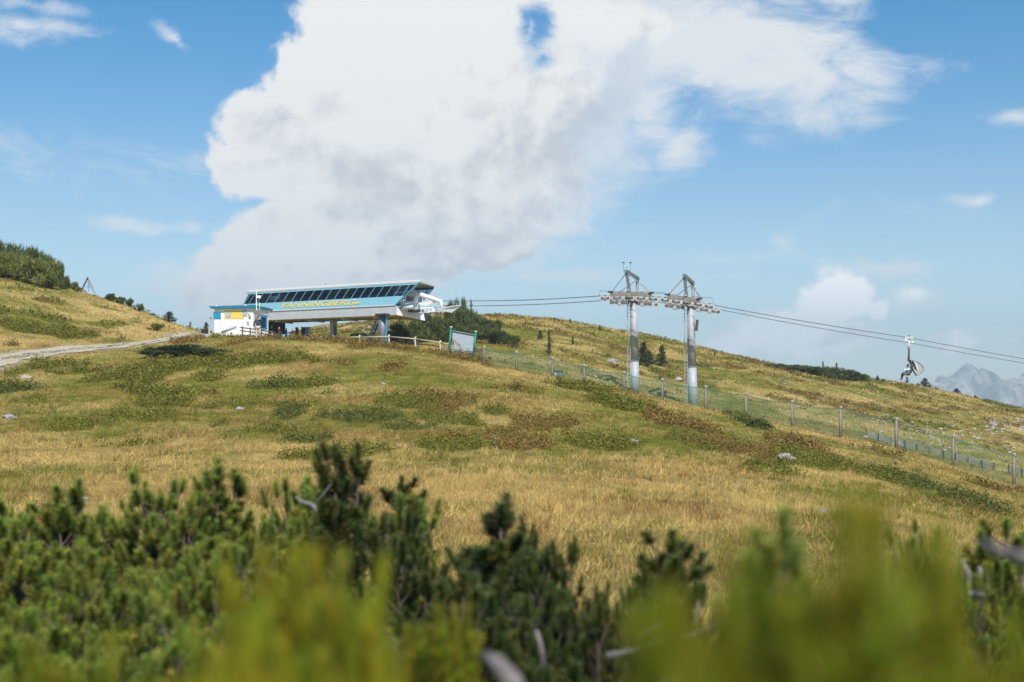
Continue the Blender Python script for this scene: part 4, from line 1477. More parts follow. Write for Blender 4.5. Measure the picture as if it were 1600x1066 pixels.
pa = pylon(TA, 990, 470, 565, 982.3, (979, 426.5), (996.5, 437), (954, 1018, 995, 935, 1034.5), 'left lift pylon, with two wind gauges on its gantry, above the net fence', M)
pb_ = pylon(TB_, 1079, 478, 574, 1071.5, (1069.6, 433), (1082.5, 444), (1043, 1093, 1072, 1035, 1130), 'right lift pylon, with a tilted sign plate on its pole, nearer the chair', M)
for (u, v0, v1) in ((978.5, 424, 417), (974.2, 424, 410), (985, 424, 410)):
    a, e = line_pt(u, v0, -1), line_pt(u, v1, -1)
    MB().tube([a, e], .018, 5).build('gauge_mast', M['galv_dark'], pa)
MB().tube([line_pt(974, 423, -1), line_pt(985.2, 423, -1)], .02, 5).build('gauge_arm', M['galv_dark'], pa)
for u in (974.2, 985):
    MB().box(line_pt(u, 410.5, -1), (.10, 0, 0), (0, .10, 0), (0, 0, .04)).build('wind_cup', M['dark'], pa)
sg0, sg1 = P(1089.7, 500, 113), P(1088, 517, 113)
MB().beam(sg0, sg1, .7, .16).build('sign_plate', pmat('dark_sign', (.10, .055, .07), .5), pb_)
MB().tube([P(1083, 513, 113.2), P(1086, 514, 113), P(1085.4, 499, 113)], .03, 6).build('sign_bracket', M['galv'], pb_)

# ================================================================== haul ropes
def sag(a, b, n, d):
    return [a.lerp(b, k / n) - Vector((0, 0, 4 * d * (k / n) * (1 - k / n))) for k in range(n + 1)]


for side, px, lab, dv0 in ((-1, NEAR_PX, 'upper of the two steel haul ropes, carrying the chair', 0), (1, FAR_PX, 'lower of the two steel haul ropes, behind the chair', 0)):
    up = .225
    train = [line_pt(u, v, side) + Vector((0, 0, up)) for u, v in px]
    if side < 0:
        stn = [P(688, 470.5, 126), P(740, 470.3, 124.5)]
        out = [line_pt(u, v, side) for u, v in ((1420, 527.6), (1600, 560.6), (1900, 621))]
    else:
        stn = [P(690, 478, 131), P(740, 478.2, 129.5)]
        out = [line_pt(u, v, side) for u, v in ((1420, 535.5), (1600, 567.4), (1900, 627))]
    pts = [stn[0]] + sag(stn[1], train[0], 10, .12) + train[1:-1] + sag(train[-1], out[0], 12, .10) + sag(out[0], out[1], 6, .02)[1:] + [out[2]]
    o = MB().tube(pts, .038, 6).build('haul_rope', M['rope'])
    tag(o, lab, 'rope', 'haul ropes of the chairlift')

# ================================================================== chair with bubble
gp_ = line_pt(1420.3, 528.6, -1)
ch = thing('lift_chair', gp_, 'bubble chair hanging from the upper rope beyond the right pylon', 'chairlift chair')
YC = gp_.y


def CP(u, v, w=0.0):
    return P(u, v, YC) + WP * w


MB().box(CP(1420.3, 527.6), TL * .32, WP * .16, (0, 0, .10)).build('grip', M['panel_grey'], ch)
MB().box(CP(1420.3, 526.4), TL * .12, WP * .12, (0, 0, .10)).build('grip_lever', M['dark'], ch)
MB().tube([CP(1414.5, 530.6), CP(1426.8, 534.6)], .07, 8).build('grip_arm', M['white'], ch)
for (u, v) in ((1415.5, 531), (1425.8, 534.4)):
    MB().tube([CP(u, v, -.12), CP(u, v, .12)], .09, 10).build('grip_roller', M['white'], ch)
MB().tube([CP(1420.4, 530), CP(1420.2, 540), CP(1419.2, 545)], [.08, .08, .09], 10).build('hanger_neck', M['panel_grey'], ch, True)
MB().tube([CP(1420.3, 545), CP(1420.2, 554), CP(1419.6, 563)], [.08, .065, .09], 10).build('hanger', M['dark'], ch, True)
MB().beam(CP(1420, 562.5, -1.3), CP(1420, 562.5, 1.3), .12, .14).build('yoke', M['galv_dark'], ch)
SEATN = 3
for k, w in enumerate((-.9, 0, .9)):
    MB().prism([CP(1410.5, 584.5, w - .4), CP(1421.5, 580.2, w - .4), CP(1422.2, 582.8, w - .4), CP(1411.5, 587.2, w - .4)], WP * .8).build('seat', M['chair_cushion'], ch)
    MB().prism([CP(1420.8, 582, w - .4), CP(1424.5, 567, w - .4), CP(1426, 567.6, w - .4), CP(1423, 582.4, w - .4)], WP * .8).build('backrest', M['chair_cushion'], ch)
for w in (-1.3, 1.3):
    MB().tube([CP(1420, 562.5, w), CP(1425.2, 570, w), CP(1423, 582.5, w), CP(1410, 586.8, w)], .045, 8).build('side_frame', M['dark'], ch)
    MB().tube([CP(1421, 577.5, w), CP(1413, 577.5, w), CP(1410.5, 580, w)], .05, 6).build('safety_bar', M['white'], ch)
MB().tube([CP(1409, 589.5, -1.2), CP(1409, 589.5, 1.2)], .035, 6).build('footrest', M['dark'], ch)
# bubble: curved shell swung up behind the seats
prof = [(1421.5, 563), (1428, 564.3), (1434, 567.2), (1439, 571.2), (1441.6, 575.3), (1440.8, 579.5), (1437, 583.8), (1432, 587)]
bb = MB()
for i in range(len(prof) - 1):
    for j in range(6):
        w0, w1 = -1.3 + 2.6 * j / 6, -1.3 + 2.6 * (j + 1) / 6
        bb.prism([CP(*prof[i], w0), CP(*prof[i], w1), CP(*prof[i + 1], w1), CP(*prof[i + 1], w0)], TL * .015)
bb.build('bubble', M['bubble'], ch)
for w in (-1.31, 1.31):
    sd_ = [CP(*p, w) for p in prof] + [CP(1427, 580, w), CP(1424, 571, w)]
    MB().prism(sd_, WP * (.015 if w > 0 else -.015)).build('bubble_side', M['bubble'], ch)
    MB().tube([CP(*p, w * 1.02) for p in prof], .028, 6).build('bubble_frame', M['galv_dark'], ch)
MB().tube([CP(1424.5, 565, -1.36), CP(1430.3, 577, -1.36)], .06, 6).build('bubble_strut', M['dark'], ch)
MB().tube([CP(1428, 565.5, -1.36), CP(1432.5, 578, -1.36)], .05, 6).build('bubble_strut', M['white'], ch)

# ================================================================== netting fence along the crest
FP = [(757, 540), (807, 548), (863, 557), (913, 569), (975, 579.5), (1035, 591), (1103, 602), (1166, 613), (1238, 625), (1314, 634.5), (1401, 652), (1490, 678.5), (1585, 708), (1692, 741)]


def fenceY(u):
    return float(np.interp(u, [700, 757, 990, 1100, 1240, 1400, 1600, 1700], [89.5, 88.5, 86.3, 84.6, 81.6, 78.6, 75.6, 74]))


fr_ = thing('net_fence', gp(1166, fenceY(1166)), 'long green netting fence on weathered round posts along the crest of the slope', 'fence')
tops, bots = [], []
for k, (u, v) in enumerate(FP):
    Y = fenceY(u)
    t_p = P(u, v, Y)
    b_p = ground(t_p.x + .05 * math.sin(k * 2.1), Y, -.25)
    b_p.x = t_p.x - .012 * (u - 1000) / 60 * .6
    MB().tube([b_p, t_p], [.105, .09], 10).build('post', M['wood'], fr_, True)
    tops.append(t_p - Vector((0, 0, .14)))
    bots.append(ground(t_p.x, Y, .08))
tops = [P(741, 541, 90.5)] + tops
bots = [gp(741, 90.5, .08)] + bots
for k in range(len(tops) - 1):
    a, b_, c_, d_ = bots[k], bots[k + 1], tops[k + 1], tops[k]
    L = (d_ - c_).length
    nv, nh = max(6, int(L / .085)), 21
    mb = MB()
    sagf = lambda s: .16 * 4 * s * (1 - s)
    ox = Vector((0, -.09, 0))
    for i in range(nv + 1):
        s = i / nv
        lo = a.lerp(b_, s)
        lo.z = Hs(lo.x, lo.y) + .05
        hi = d_.lerp(c_, s) - Vector((0, 0, sagf(s)))
        mb.tube([lo + ox, hi + ox], .0062, 3, False)
    for j in range(nh + 1):
        q = j / nh
        pl = []
        for i in range(7):
            s = i / 6
            lo = a.lerp(b_, s)
            lo.z = Hs(lo.x, lo.y) + .05
            hi = d_.lerp(c_, s) - Vector((0, 0, sagf(s)))
            pl.append(lo.lerp(hi, q) + ox)
        mb.tube(pl, .0062, 3, False)
    mb.build('netting', M['net'], fr_)
    MB().tube([d_.lerp(c_, s) - Vector((0, .10, sagf(s))) for s in np.linspace(0, 1, 9)], .02, 5).build('top_cord', M['green_paint'], fr_)

# sign panel seen from the back, green steel posts, wooden brace
sp = thing('sign_panel', gp(722, 91), 'large grey sign board between two green steel posts with a diagonal wooden brace', 'sign')
q = [(704.8, 512.5, 700.5, 561), (743.3, 519.5, 739.3, 563.5)]
pt = []
for (u0, v0, u1, v1) in q:
    a, b_ = P(u0, v0, 91), P(u1, v1, 91)
    b_ = b_ + (b_ - a) * .1
    MB().tube([b_, a], .085, 10).build('post', M['green_paint'], sp, True)
    MB().tube([a, a + Vector((0, 0, .10))], .10, 10).build('post_cap', M['panel_grey'], sp, True)
    pt.append((a, b_))
pn_ = [P(706.5, 546, 91.05), P(739.5, 550, 91.05), P(741.2, 524.5, 91.05), P(707, 518, 91.05)]
MB().prism(pn_, (0, .05, 0)).build('board', M['sign_grey'], sp)
MB().prism([P(706.8, 552, 91.08), P(738.8, 555, 91.08), P(739.4, 551, 91.08), P(707, 546.8, 91.08)], (0, .05, 0)).build('lower_board', M['sign_grey'], sp)
for u in (718, 731.5):
    MB().beam(P(u, 544, 91), P(u - .3, 553.5, 91), .1, .06).build('board_strut', M['galv_dark'], sp)
MB().tube([P(707, 545.5, 90.95), P(739.3, 549.5, 90.95)], .045, 6).build('cross_tube', M['green_paint'], sp)
MB().tube([P(707, 517, 91), P(742, 523.5, 91)], .04, 6).build('cross_tube', M['green_paint'], sp)
MB().box(P(717.3, 535, 90.9), (.09, 0, 0), (0, .03, 0), (0, 0, .04)).build('red_tag', M['pink'], sp)
MB().beam(P(706.6, 566, 90.4), P(708, 530, 90.4), .12, .12).build('wooden_post', M['wood'], sp)
MB().beam(P(709, 531.5, 90.2), P(741.5, 568, 89.9), .11, .11).build('brace', M['wood'], sp)
MB().beam(P(741.5, 553, 92.5), P(752, 561.5, 92), .08, .08).build('rear_stay', M['wood'], sp)

# pale post-and-rail fence round the station forecourt
rf = thing('rail_fence', gp(608, 98.5), 'pale wooden post-and-rail fence in front of the station columns', 'fence')
RP = [(483, 527.2, 111), (520.5, 527.3, 106), (562, 526.9, 102), (608, 526.2, 98.5), (649, 529.8, 95.5), (688, 535.2, 93), (703, 538.6, 92)]
for k in range(len(RP) - 1):
    MB().tube([P(*RP[k]), P(*RP[k + 1])], .05, 8).build('rail', M['wood_pale'], rf, True)
for (u, v, Y) in RP[1:6]:
    t_p = P(u, v - 3.4, Y)
    MB().tube([ground(t_p.x, t_p.y, -.25), t_p], [.075, .065], 8).build('post', M['wood_pale'], rf, True)
MB().tube([P(688, 543, 93.1), P(704, 547, 92)], .06, 8).build('rail', M['wood_pale'], rf, True)
for (u, Y, h, lab) in ((655.5, 97, .42, 'short pinkish stake left of the netting sign, nearer the station'), (683, 96, .45, 'short pinkish stake just left of the rail fence end post')):
    p = gp(u, Y)
    sk = MB().tube([p - Vector((0, 0, .2)), p + Vector((0, 0, h))], .06, 8).build('stake', M['wood'])
    tag(sk, lab, 'stake')

# benches under the station front
for (u0, u1, v, Y, lab) in ((448, 482, 527.5, 112, 'reddish plank bench nearer the people under the station'), (487.5, 517.5, 528.6, 110, 'reddish plank bench beside the pale concrete column')):
    c_ = gp((u0 + u1) / 2, Y)
    bt = thing('bench', c_, lab, 'bench', 'reddish benches before the station')
    a, b_ = P(u0, v, Y), P(u1, v, Y)
    for dy in (-.16, .02, .2):
        MB().beam(a + Vector((0, dy, .05)), b_ + Vector((0, dy, .05)), .16, .06).build('seat_plank', M['wood_red'], bt)
    MB().beam(a + Vector((0, -.25, -.07)), b_ + Vector((0, -.25, -.07)), .04, .16).build('apron', M['wood_red'], bt)
    for s in (.04, .96):
        p = a.lerp(b_, s)
        MB().beam(ground(p.x, p.y, -.1), p, .14, .3).build('leg', M['wood_red'], bt)
    p0, p1 = a.lerp(b_, .04), a.lerp(b_, .96)
    MB().beam(ground(p0.x, p0.y - .05, .07), ground(p1.x, p1.y - .05, .07), .08, .08).build('stretcher', M['wood_red'], bt)

# kiosk and odds and ends beneath the station
k0 = gp(476, 139)
kk = thing('kiosk', k0, 'dark teal-framed operator kiosk standing under the station', 'kiosk')
zt_ = P(476, 512.8, 139).z
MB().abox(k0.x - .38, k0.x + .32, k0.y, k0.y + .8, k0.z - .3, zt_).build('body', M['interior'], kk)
MB().abox(k0.x - .42, k0.x + .55, k0.y - .1, k0.y + .9, zt_, zt_ + .12).build('roof', M['teal'], kk)
MB().abox(k0.x + .34, k0.x + .46, k0.y - .05, k0.y + .85, k0.z - .3, zt_).build('frame', M['sky_blue'], kk)
MB().abox(k0.x + .1, k0.x + .2, k0.y - .05, k0.y, k0.z - .3, zt_).build('door_post', M['panel_grey'], kk)
pp = gp(463.5, 138)
o = MB().abox(pp.x - .16, pp.x + .16, pp.y, pp.y + .2, pp.z - .2, P(463, 511.5, 138).z).build('control_cabinet', M['black'])
tag(o, 'tall dark control cabinet left of the operator kiosk', 'cabinet')
pp = gp(429.5, 143)
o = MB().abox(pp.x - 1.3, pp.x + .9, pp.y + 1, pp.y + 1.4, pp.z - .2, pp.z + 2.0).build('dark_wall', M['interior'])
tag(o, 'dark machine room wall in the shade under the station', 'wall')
for (u, v0, v1, w, mat, nm, lab) in ((443, 520.5, 526, .30, 'cyan', 'plastic_crate', 'light cyan crate on the ground under the station'),
                                     (450, 519, 526.5, .26, 'blue', 'plastic_barrel', 'blue barrel standing under the station right of the cyan crate')):
    p = P(u, v1, 132)
    g_ = Hs(p.x, 132)
    p.z = g_
    t = thing(nm, p, lab, nm.split('_')[1])
    h = (v1 - v0 + 3) * 132 / 2000
    if 'crate' in nm:
        MB().box(p + Vector((0, 0, h / 2)), (w / 2, 0, 0), (0, w / 2, 0), (0, 0, h / 2)).build('body', M[mat], t)
        MB().box(p + Vector((0, 0, h + .02)), (w / 2 + .03, 0, 0), (0, w / 2 + .03, 0), (0, 0, .02)).build('rim', M[mat], t)
    else:
        MB().tube([p, p + Vector((0, 0, h * .5)), p + Vector((0, 0, h))], [w * .52, w * .6, w * .52], 14).build('body', M[mat], t, True)
        MB().tube([p + Vector((0, 0, h)), p + Vector((0, 0, h + .05))], w * .45, 14).build('lid', M['dark'], t, True)
# litter bin and pale post left of the hut
p = gp(320, 117)
t = thing('waste_bin', p, 'low black waste bin beside the track left of the hut', 'bin')
MB().prism([p + Vector((-.30, -.2, 0)), p + Vector((.30, -.2, 0)), p + Vector((.30, .2, 0)), p + Vector((-.30, .2, 0))], (0, 0, .42)).build('body', M['black'], t)
MB().box(p + Vector((0, 0, .45)), (.36, 0, 0), (0, .25, 0), (0, 0, .05)).build('rim', M['dark'], t)
p = gp(326.5, 116.5)
tag(MB().tube([p - Vector((0, 0, .2)), p + Vector((0, 0, .75))], .07, 8).build('marker_post', M['wood_pale']), 'pale short post between the black bin and the white hut', 'post')
# utility box behind the net
p = gp(872, 94)
t = thing('utility_box', p, 'dark grey utility box behind the netting fence right of its third post', 'utility box')
zt_ = P(872, 580.5, 94).z
MB().abox(p.x - .36, p.x + .36, p.y, p.y + .45, p.z - .2, zt_).build('body', M['galv_dark'], t)
MB().abox(p.x - .40, p.x + .40, p.y - .05, p.y + .5, zt_, zt_ + .06).build('lid', M['dark'], t)
MB().abox(p.x - .22, p.x - .16, p.y - .02, p.y, zt_ - .25, zt_ - .1).build('latch', M['white'], t)
# leaning timber frame on the left skyline
a = hit(126, 456)
YA = a.y
t = thing('timber_tripod', a, 'dark leaning timber tripod with wire stays on the left skyline', 'tripod')
ap = P(137.3, 433.5, YA)
MB().beam(P(125.5, 458, YA), ap, .18, .10).build('plank', M['wood_dark'], t)
for (u, v, dy) in ((147, 458, .4), (141.5, 456, 1.0), (134, 454, .9)):
    MB().tube([ap, P(u, v, YA) + Vector((0, dy, 0))], .022, 5).build('stay', M['galv_dark'], t)
for (a_, b_) in (((137.8, 442), (142, 452)), ((141, 444), (136, 450)), ((134, 447), (143, 450))):
    MB().tube([P(*a_, YA + .3), P(*b_, YA + .5)], .018, 5).build('cross_wire', M['galv_dark'], t)

M['wood_grey'] = pmat('silvered_wood', (.52, .50, .47), .8, var=.2, scale=10)
# slatted snow-fence panels on the piste at right
def barrier(u0, v0, u1, v1, n, Y0, Y1, lab, first=0):
    c_ = P((u0 + u1) / 2, (v0 + v1) / 2, (Y0 + Y1) / 2)
    c_ = ground(c_.x, c_.y)
    t = thing('snow_barrier', c_, lab, 'barrier', 'slatted barriers on the piste')
    for k in range(n):
        s0, s1 = (k + .04) / n, (k + .96) / n
        A_ = gp(u0 + (u1 - u0) * s0, Y0 + (Y1 - Y0) * s0, .10)
        B_ = gp(u0 + (u1 - u0) * s1, Y0 + (Y1 - Y0) * s1, .10)
        mat = M['wood_pale'] if (k + first) in (4, 5, 6) else M['wood_grey']
        mb = MB()
        for j in range(4):
            dz = Vector((0, 0, .06 + .145 * j))
            mb.beam(A_ + dz, B_ + dz, .03, .085)
        mb.build('panel', mat, t)
        for e in (A_, B_):
            MB().beam(e - Vector((0, .05, .25)), e + Vector((0, -.05, .60)), .07, .07).build('stake', M['wood'] if k % 3 else M['dark'], t)


barrier(1352, 686, 1552, 727, 10, 116, 104, 'long slatted wooden barrier on the piste behind the right end of the net')
barrier(1573, 731, 1660, 750, 4, 102.5, 97, 'short slatted barrier at the right edge, past a gap from the long one', 10)


# ================================================================== people
def skin_mesh(verts, edges, radii, root=0, sub=1):
    me = bpy.data.meshes.new('sk')
    me.from_pydata([tuple(v) for v in verts], edges, [])
    ob = bpy.data.objects.new('sk', me)
    C.objects.link(ob)
    ob.modifiers.new('s', 'SKIN')
    sv = me.skin_vertices[0].data
    for k, r in enumerate(radii):
        sv[k].radius = (r, r) if not isinstance(r, tuple) else r
        sv[k].use_root = (k == root)
    if sub:
        ss = ob.modifiers.new('u', 'SUBSURF')
        ss.levels = ss.render_levels = sub
    dg = bpy.context.evaluated_depsgraph_get()
    out = bpy.data.meshes.new_from_object(ob.evaluated_get(dg))
    bpy.data.objects.remove(ob)
    for p in out.polygons:
        p.use_smooth = True
    return out


def person(loc, h, yaw, label, top, legs, hair, arms=((.30, .02, 1.12), (.30, .16, .90)), arms2=None, seated=False, shorts=False, cap=None, group=None, fingers=False):
    """a figure facing local +Y; arms = (elbow, hand) of its left, arms2 of its right"""
    k = h / 1.78
    r_ = thing('person', loc, label, 'person', group, yaw)
    arms2 = arms2 or tuple((-x, y, z) for x, y, z in arms)
    if seated:
        kn, an, to = (.12, .46, .98), (.12, .50, .53), (.12, .66, .47)
    else:
        kn, an, to = (.115, .03, .51), (.12, -.01, .09), (.14, .17, .045)
    m_ = lambda p: (-p[0], p[1], p[2])
    V = [(0, 0, .97), (0, -.005, 1.14), (0, 0, 1.34), (0, .0, 1.49), (0, .015, 1.58), (0, .02, 1.67), (0, .01, 1.735), (0, .125, 1.635), (.09, .0, 1.65), (-.09, .0, 1.65),
         (.18, 0, 1.43), arms[0], arms[1], (-.18, 0, 1.43), arms2[0], arms2[1],
         (.09, .0, .92), kn, an, to, (-.09, .0, .92), m_(kn), m_(an), m_(to)]
    E_ = [(0, 1), (1, 2), (2, 3), (3, 4), (4, 5), (5, 6), (5, 7), (5, 8), (5, 9), (2, 10), (10, 11), (11, 12), (2, 13), (13, 14), (14, 15),
          (0, 16), (16, 17), (17, 18), (18, 19), (0, 20), (20, 21), (21, 22), (22, 23)]
    Rr = [(.15, .11), (.135, .10), (.16, .11), .058, .075, .095, .07, .016, .02, .02, .065, .047, .036, .065, .047, .036, .085, .06, .044, .035, .085, .06, .044, .035]
    if fingers:
        for hand in (12, 15):
            e, hnd = Vector(V[hand - 1]), Vector(V[hand])
            d = (hnd - e).normalized()
            sd_ = d.cross(Vector((0, 1, 0.2))).normalized()
            for q, (of, ln) in enumerate(((-.03, .085), (-.011, .095), (.009, .09), (.028, .07), (-.05, .05))):
                V.append(tuple(hnd + d * ln + sd_ * of + Vector((0, .015, 0))))
                E_.append((hand, len(V) - 1))
                Rr.append(.009)
    sc_ = lambda me: me.transform(Matrix.Scale(k, 4))
    body = skin_mesh(V, E_, Rr)
    sc_(body)
    body.materials.append(M['skin'])
    link('body', body, r_)
    f = lambda q, a=1.22, b=.012: tuple(x * a + b for x in q) if isinstance(q, tuple) else q * a + b
    tv = [V[i] for i in (0, 1, 2, 10, 11, 12, 13, 14, 15)]
    hand_cut = lambda e, hd: tuple(Vector(e).lerp(Vector(hd), .86))
    tv[5], tv[8] = hand_cut(V[11], V[12]), hand_cut(V[14], V[15])
    tv.append((0, 0, 1.45))
    jk = skin_mesh(tv, [(0, 1), (1, 2), (2, 3), (3, 4), (4, 5), (2, 6), (6, 7), (7, 8), (2, 9)], [f(Rr[0], 1.15), f(Rr[1]), f(Rr[2]), .088, .068, .056, .088, .068, .056, .085])
    sc_(jk)
    jk.materials.append(top)
    link('jacket', jk, r_)
    ke = tuple(Vector(V[17]).lerp(Vector(V[18]), .15)) if shorts else tuple(Vector(V[17]).lerp(Vector(V[18]), .93))
    lv = [(0, 0, 1.0), V[16], V[17], ke, V[20], V[21], m_(ke)]
    tr = skin_mesh(lv, [(0, 1), (1, 2), (2, 3), (0, 4), (4, 5), (5, 6)], [(.165, .13), .108, .082, .075 if not shorts else .085, .108, .082, .075 if not shorts else .085])
    sc_(tr)
    tr.materials.append(legs)
    link('trousers', tr, r_)
    for sgn in (1, -1):
        a_, t_2 = Vector(V[18]), Vector(V[19])
        a_.x, t_2.x = a_.x * sgn, t_2.x * sgn
        sh = skin_mesh([a_ + Vector((0, -.05, -.03)), a_ + Vector((0, .05, -.03)), t_2 + Vector((0, .03, .005))], [(0, 1), (1, 2)], [.055, .055, .042])
        sc_(sh)
        sh.materials.append(M['black'])
        link('shoe', sh, r_)
    hm_ = skin_mesh([(0, -.02, 1.65), (0, -.02, 1.73), (0, .03, 1.765)], [(0, 1), (1, 2)], [.098, .105, .085])
    sc_(hm_)
    hm_.materials.append(hair)
    link('cap' if cap else 'hair', hm_, r_)
    if cap:
        br = MB().prism([Vector(p) * k for p in ((-.075, .08, 1.715), (.075, .08, 1.715), (.06, .20, 1.70), (-.06, .20, 1.70))], (0, 0, .015))
        me = bpy.data.meshes.new('cap_brim')
        me.from_pydata([tuple(p) for p in br.v], [], br.f)
        me.materials.append(hair)
        link('cap_brim', me, r_)
    return r_


PG = None
M['hair'] = pmat('brown_hair', (.09, .055, .03), .7)
M['grey_cloth'] = pmat('light_grey_fabric', (.52, .52, .54), .85)
M['white_cloth'] = pmat('white_fabric', (.75, .75, .77), .85)
p = gp(403.3, 89.6)
person((p.x, p.y, p.z - .02), 1.76, math.pi + .12, 'man in dark jacket, beige trousers and red cap standing on the grass before the hut', M['navy'], M['beige'], M['red'],
       arms=((.30, .04, 1.14), (.27, .15, .90)), arms2=((-.33, .10, 1.22), (-.09, .17, 1.53)), cap=True, fingers=True)
p = gp(425, 139)
person(p, 1.45, math.pi - 1.0, 'person in black shirt and pale shorts standing right beside the hut', M['black'], M['grey_cloth'], M['hair'], shorts=True)
p = gp(436, 137)
person(p, 1.35, math.pi + .9, 'person in dark clothes under the station, right of the one in pale shorts', M['black'], M['navy'], M['hair'], arms=((.27, .1, 1.1), (.2, .3, .98)))
p = gp(457, 141)
person(p, 1.08, 0.3, 'child in pink top and dark trousers under the station', M['pink'], M['black'], M['hair'])
p = gp(447, 142)
person(p, 1.2, 2.2, 'person in dark clothes behind the blue barrel under the station', M['hair'], M['black'], M['black'])
p = gp(508.8, 236)
person(p, 1.22, .2, 'distant walker in white and blue on the meadow left of the pale column', M['white_cloth'], M['navy'], M['hair'])
bpk = MB().box(p + Vector((0, -.17, .85)), (.15, 0, 0), (0, .08, 0), (0, 0, .22)).build('backpack', M['blue'])
tag(bpk, 'bright blue backpack on the distant walker in white', 'backpack')
for k, w in enumerate((-.9, 0.0)):
    q = CP(1418.3, 584, w)
    yawc = math.atan2(TL.x, -TL.y)       # facing uphill
    fx = Vector((-TL.x, -TL.y, 0))
    person((q.x, q.y, q.z - .93), 1.72, math.atan2(-fx.x, fx.y), ('chair passenger in a pale blue top, nearest on the bubble chair', 'chair passenger in dark clothes, second on the bubble chair')[k],
           (M['blue_frame'], M['navy'])[k], (M['navy'], M['black'])[k], M['hair'], arms=((.25, .12, 1.15), (.2, .40, 1.12)), seated=True)


# ================================================================== pines
def needle_shoots(shoots, rng, n=130, ln=.055, wd=.0032, tint_sd=.2, base=(.070, .105, .024), old=(.36, .25, .03)):
    """needles of many shoots: list of (base point, direction, length, age 0..1)"""
    Vs, Cs = [], []
    g = 2.39996
    for (p, d, L, age) in shoots:
        d = np.array(d) / np.linalg.norm(d)
        a = np.cross(d, (0.31, .77, .12))
        a /= np.linalg.norm(a)
        b = np.cross(d, a)
        t = (np.arange(n) + rng.random(n)) / n
        ph = np.arange(n) * g + rng.random() * 6
        rad = np.cos(ph)[:, None] * a + np.sin(ph)[:, None] * b
        al = np.radians(70 - 30 * t + rng.normal(0, 11, n))
        nd = d * np.cos(al)[:, None] + rad * np.sin(al)[:, None]
        o = np.array(p) + d * (t * L)[:, None]
        l = ln * rng.uniform(.78, 1.15) * (.75 + .4 * rng.random(n))[:, None] * (1.0 - .25 * t[:, None])
        sd_ = np.cross(nd, rng.normal(0, 1, (n, 3)))
        sd_ /= np.linalg.norm(sd_, axis=1)[:, None]
        w = wd * .5
        V = np.stack([o - sd_ * w, o + sd_ * w, o + nd * l], 1)
        c = np.array(base)[None] * (1 + rng.normal(0, tint_sd)) * (.72 + .55 * rng.random(n))[:, None]
        c = c * np.array((1.0 + .15 * rng.normal(), 1, 1))
        new = (t ** 1.4)[:, None]                                   # tips paler and yellower: new growth, plus lit tips and shaded bases painted in
        c = c * (.58 + new * np.array((1.05, .92, .75)))
        if age > 0:
            yel = rng.random(n) < age * (1.15 - t)
            c = np.where(yel[:, None], np.array(old) * (.7 + .6 * rng.random(n))[:, None], c)
        Vs.append(V.reshape(-1, 3))
        Cs.append(np.repeat(np.clip(c, .004, 1), 3, axis=0))
    V = np.concatenate(Vs)
    return V, np.arange(len(V)).reshape(-1, 3), np.concatenate(Cs)


def bez(a, b, c, t):
    return a * (1 - t) ** 2 + b * 2 * t * (1 - t) + c * t * t


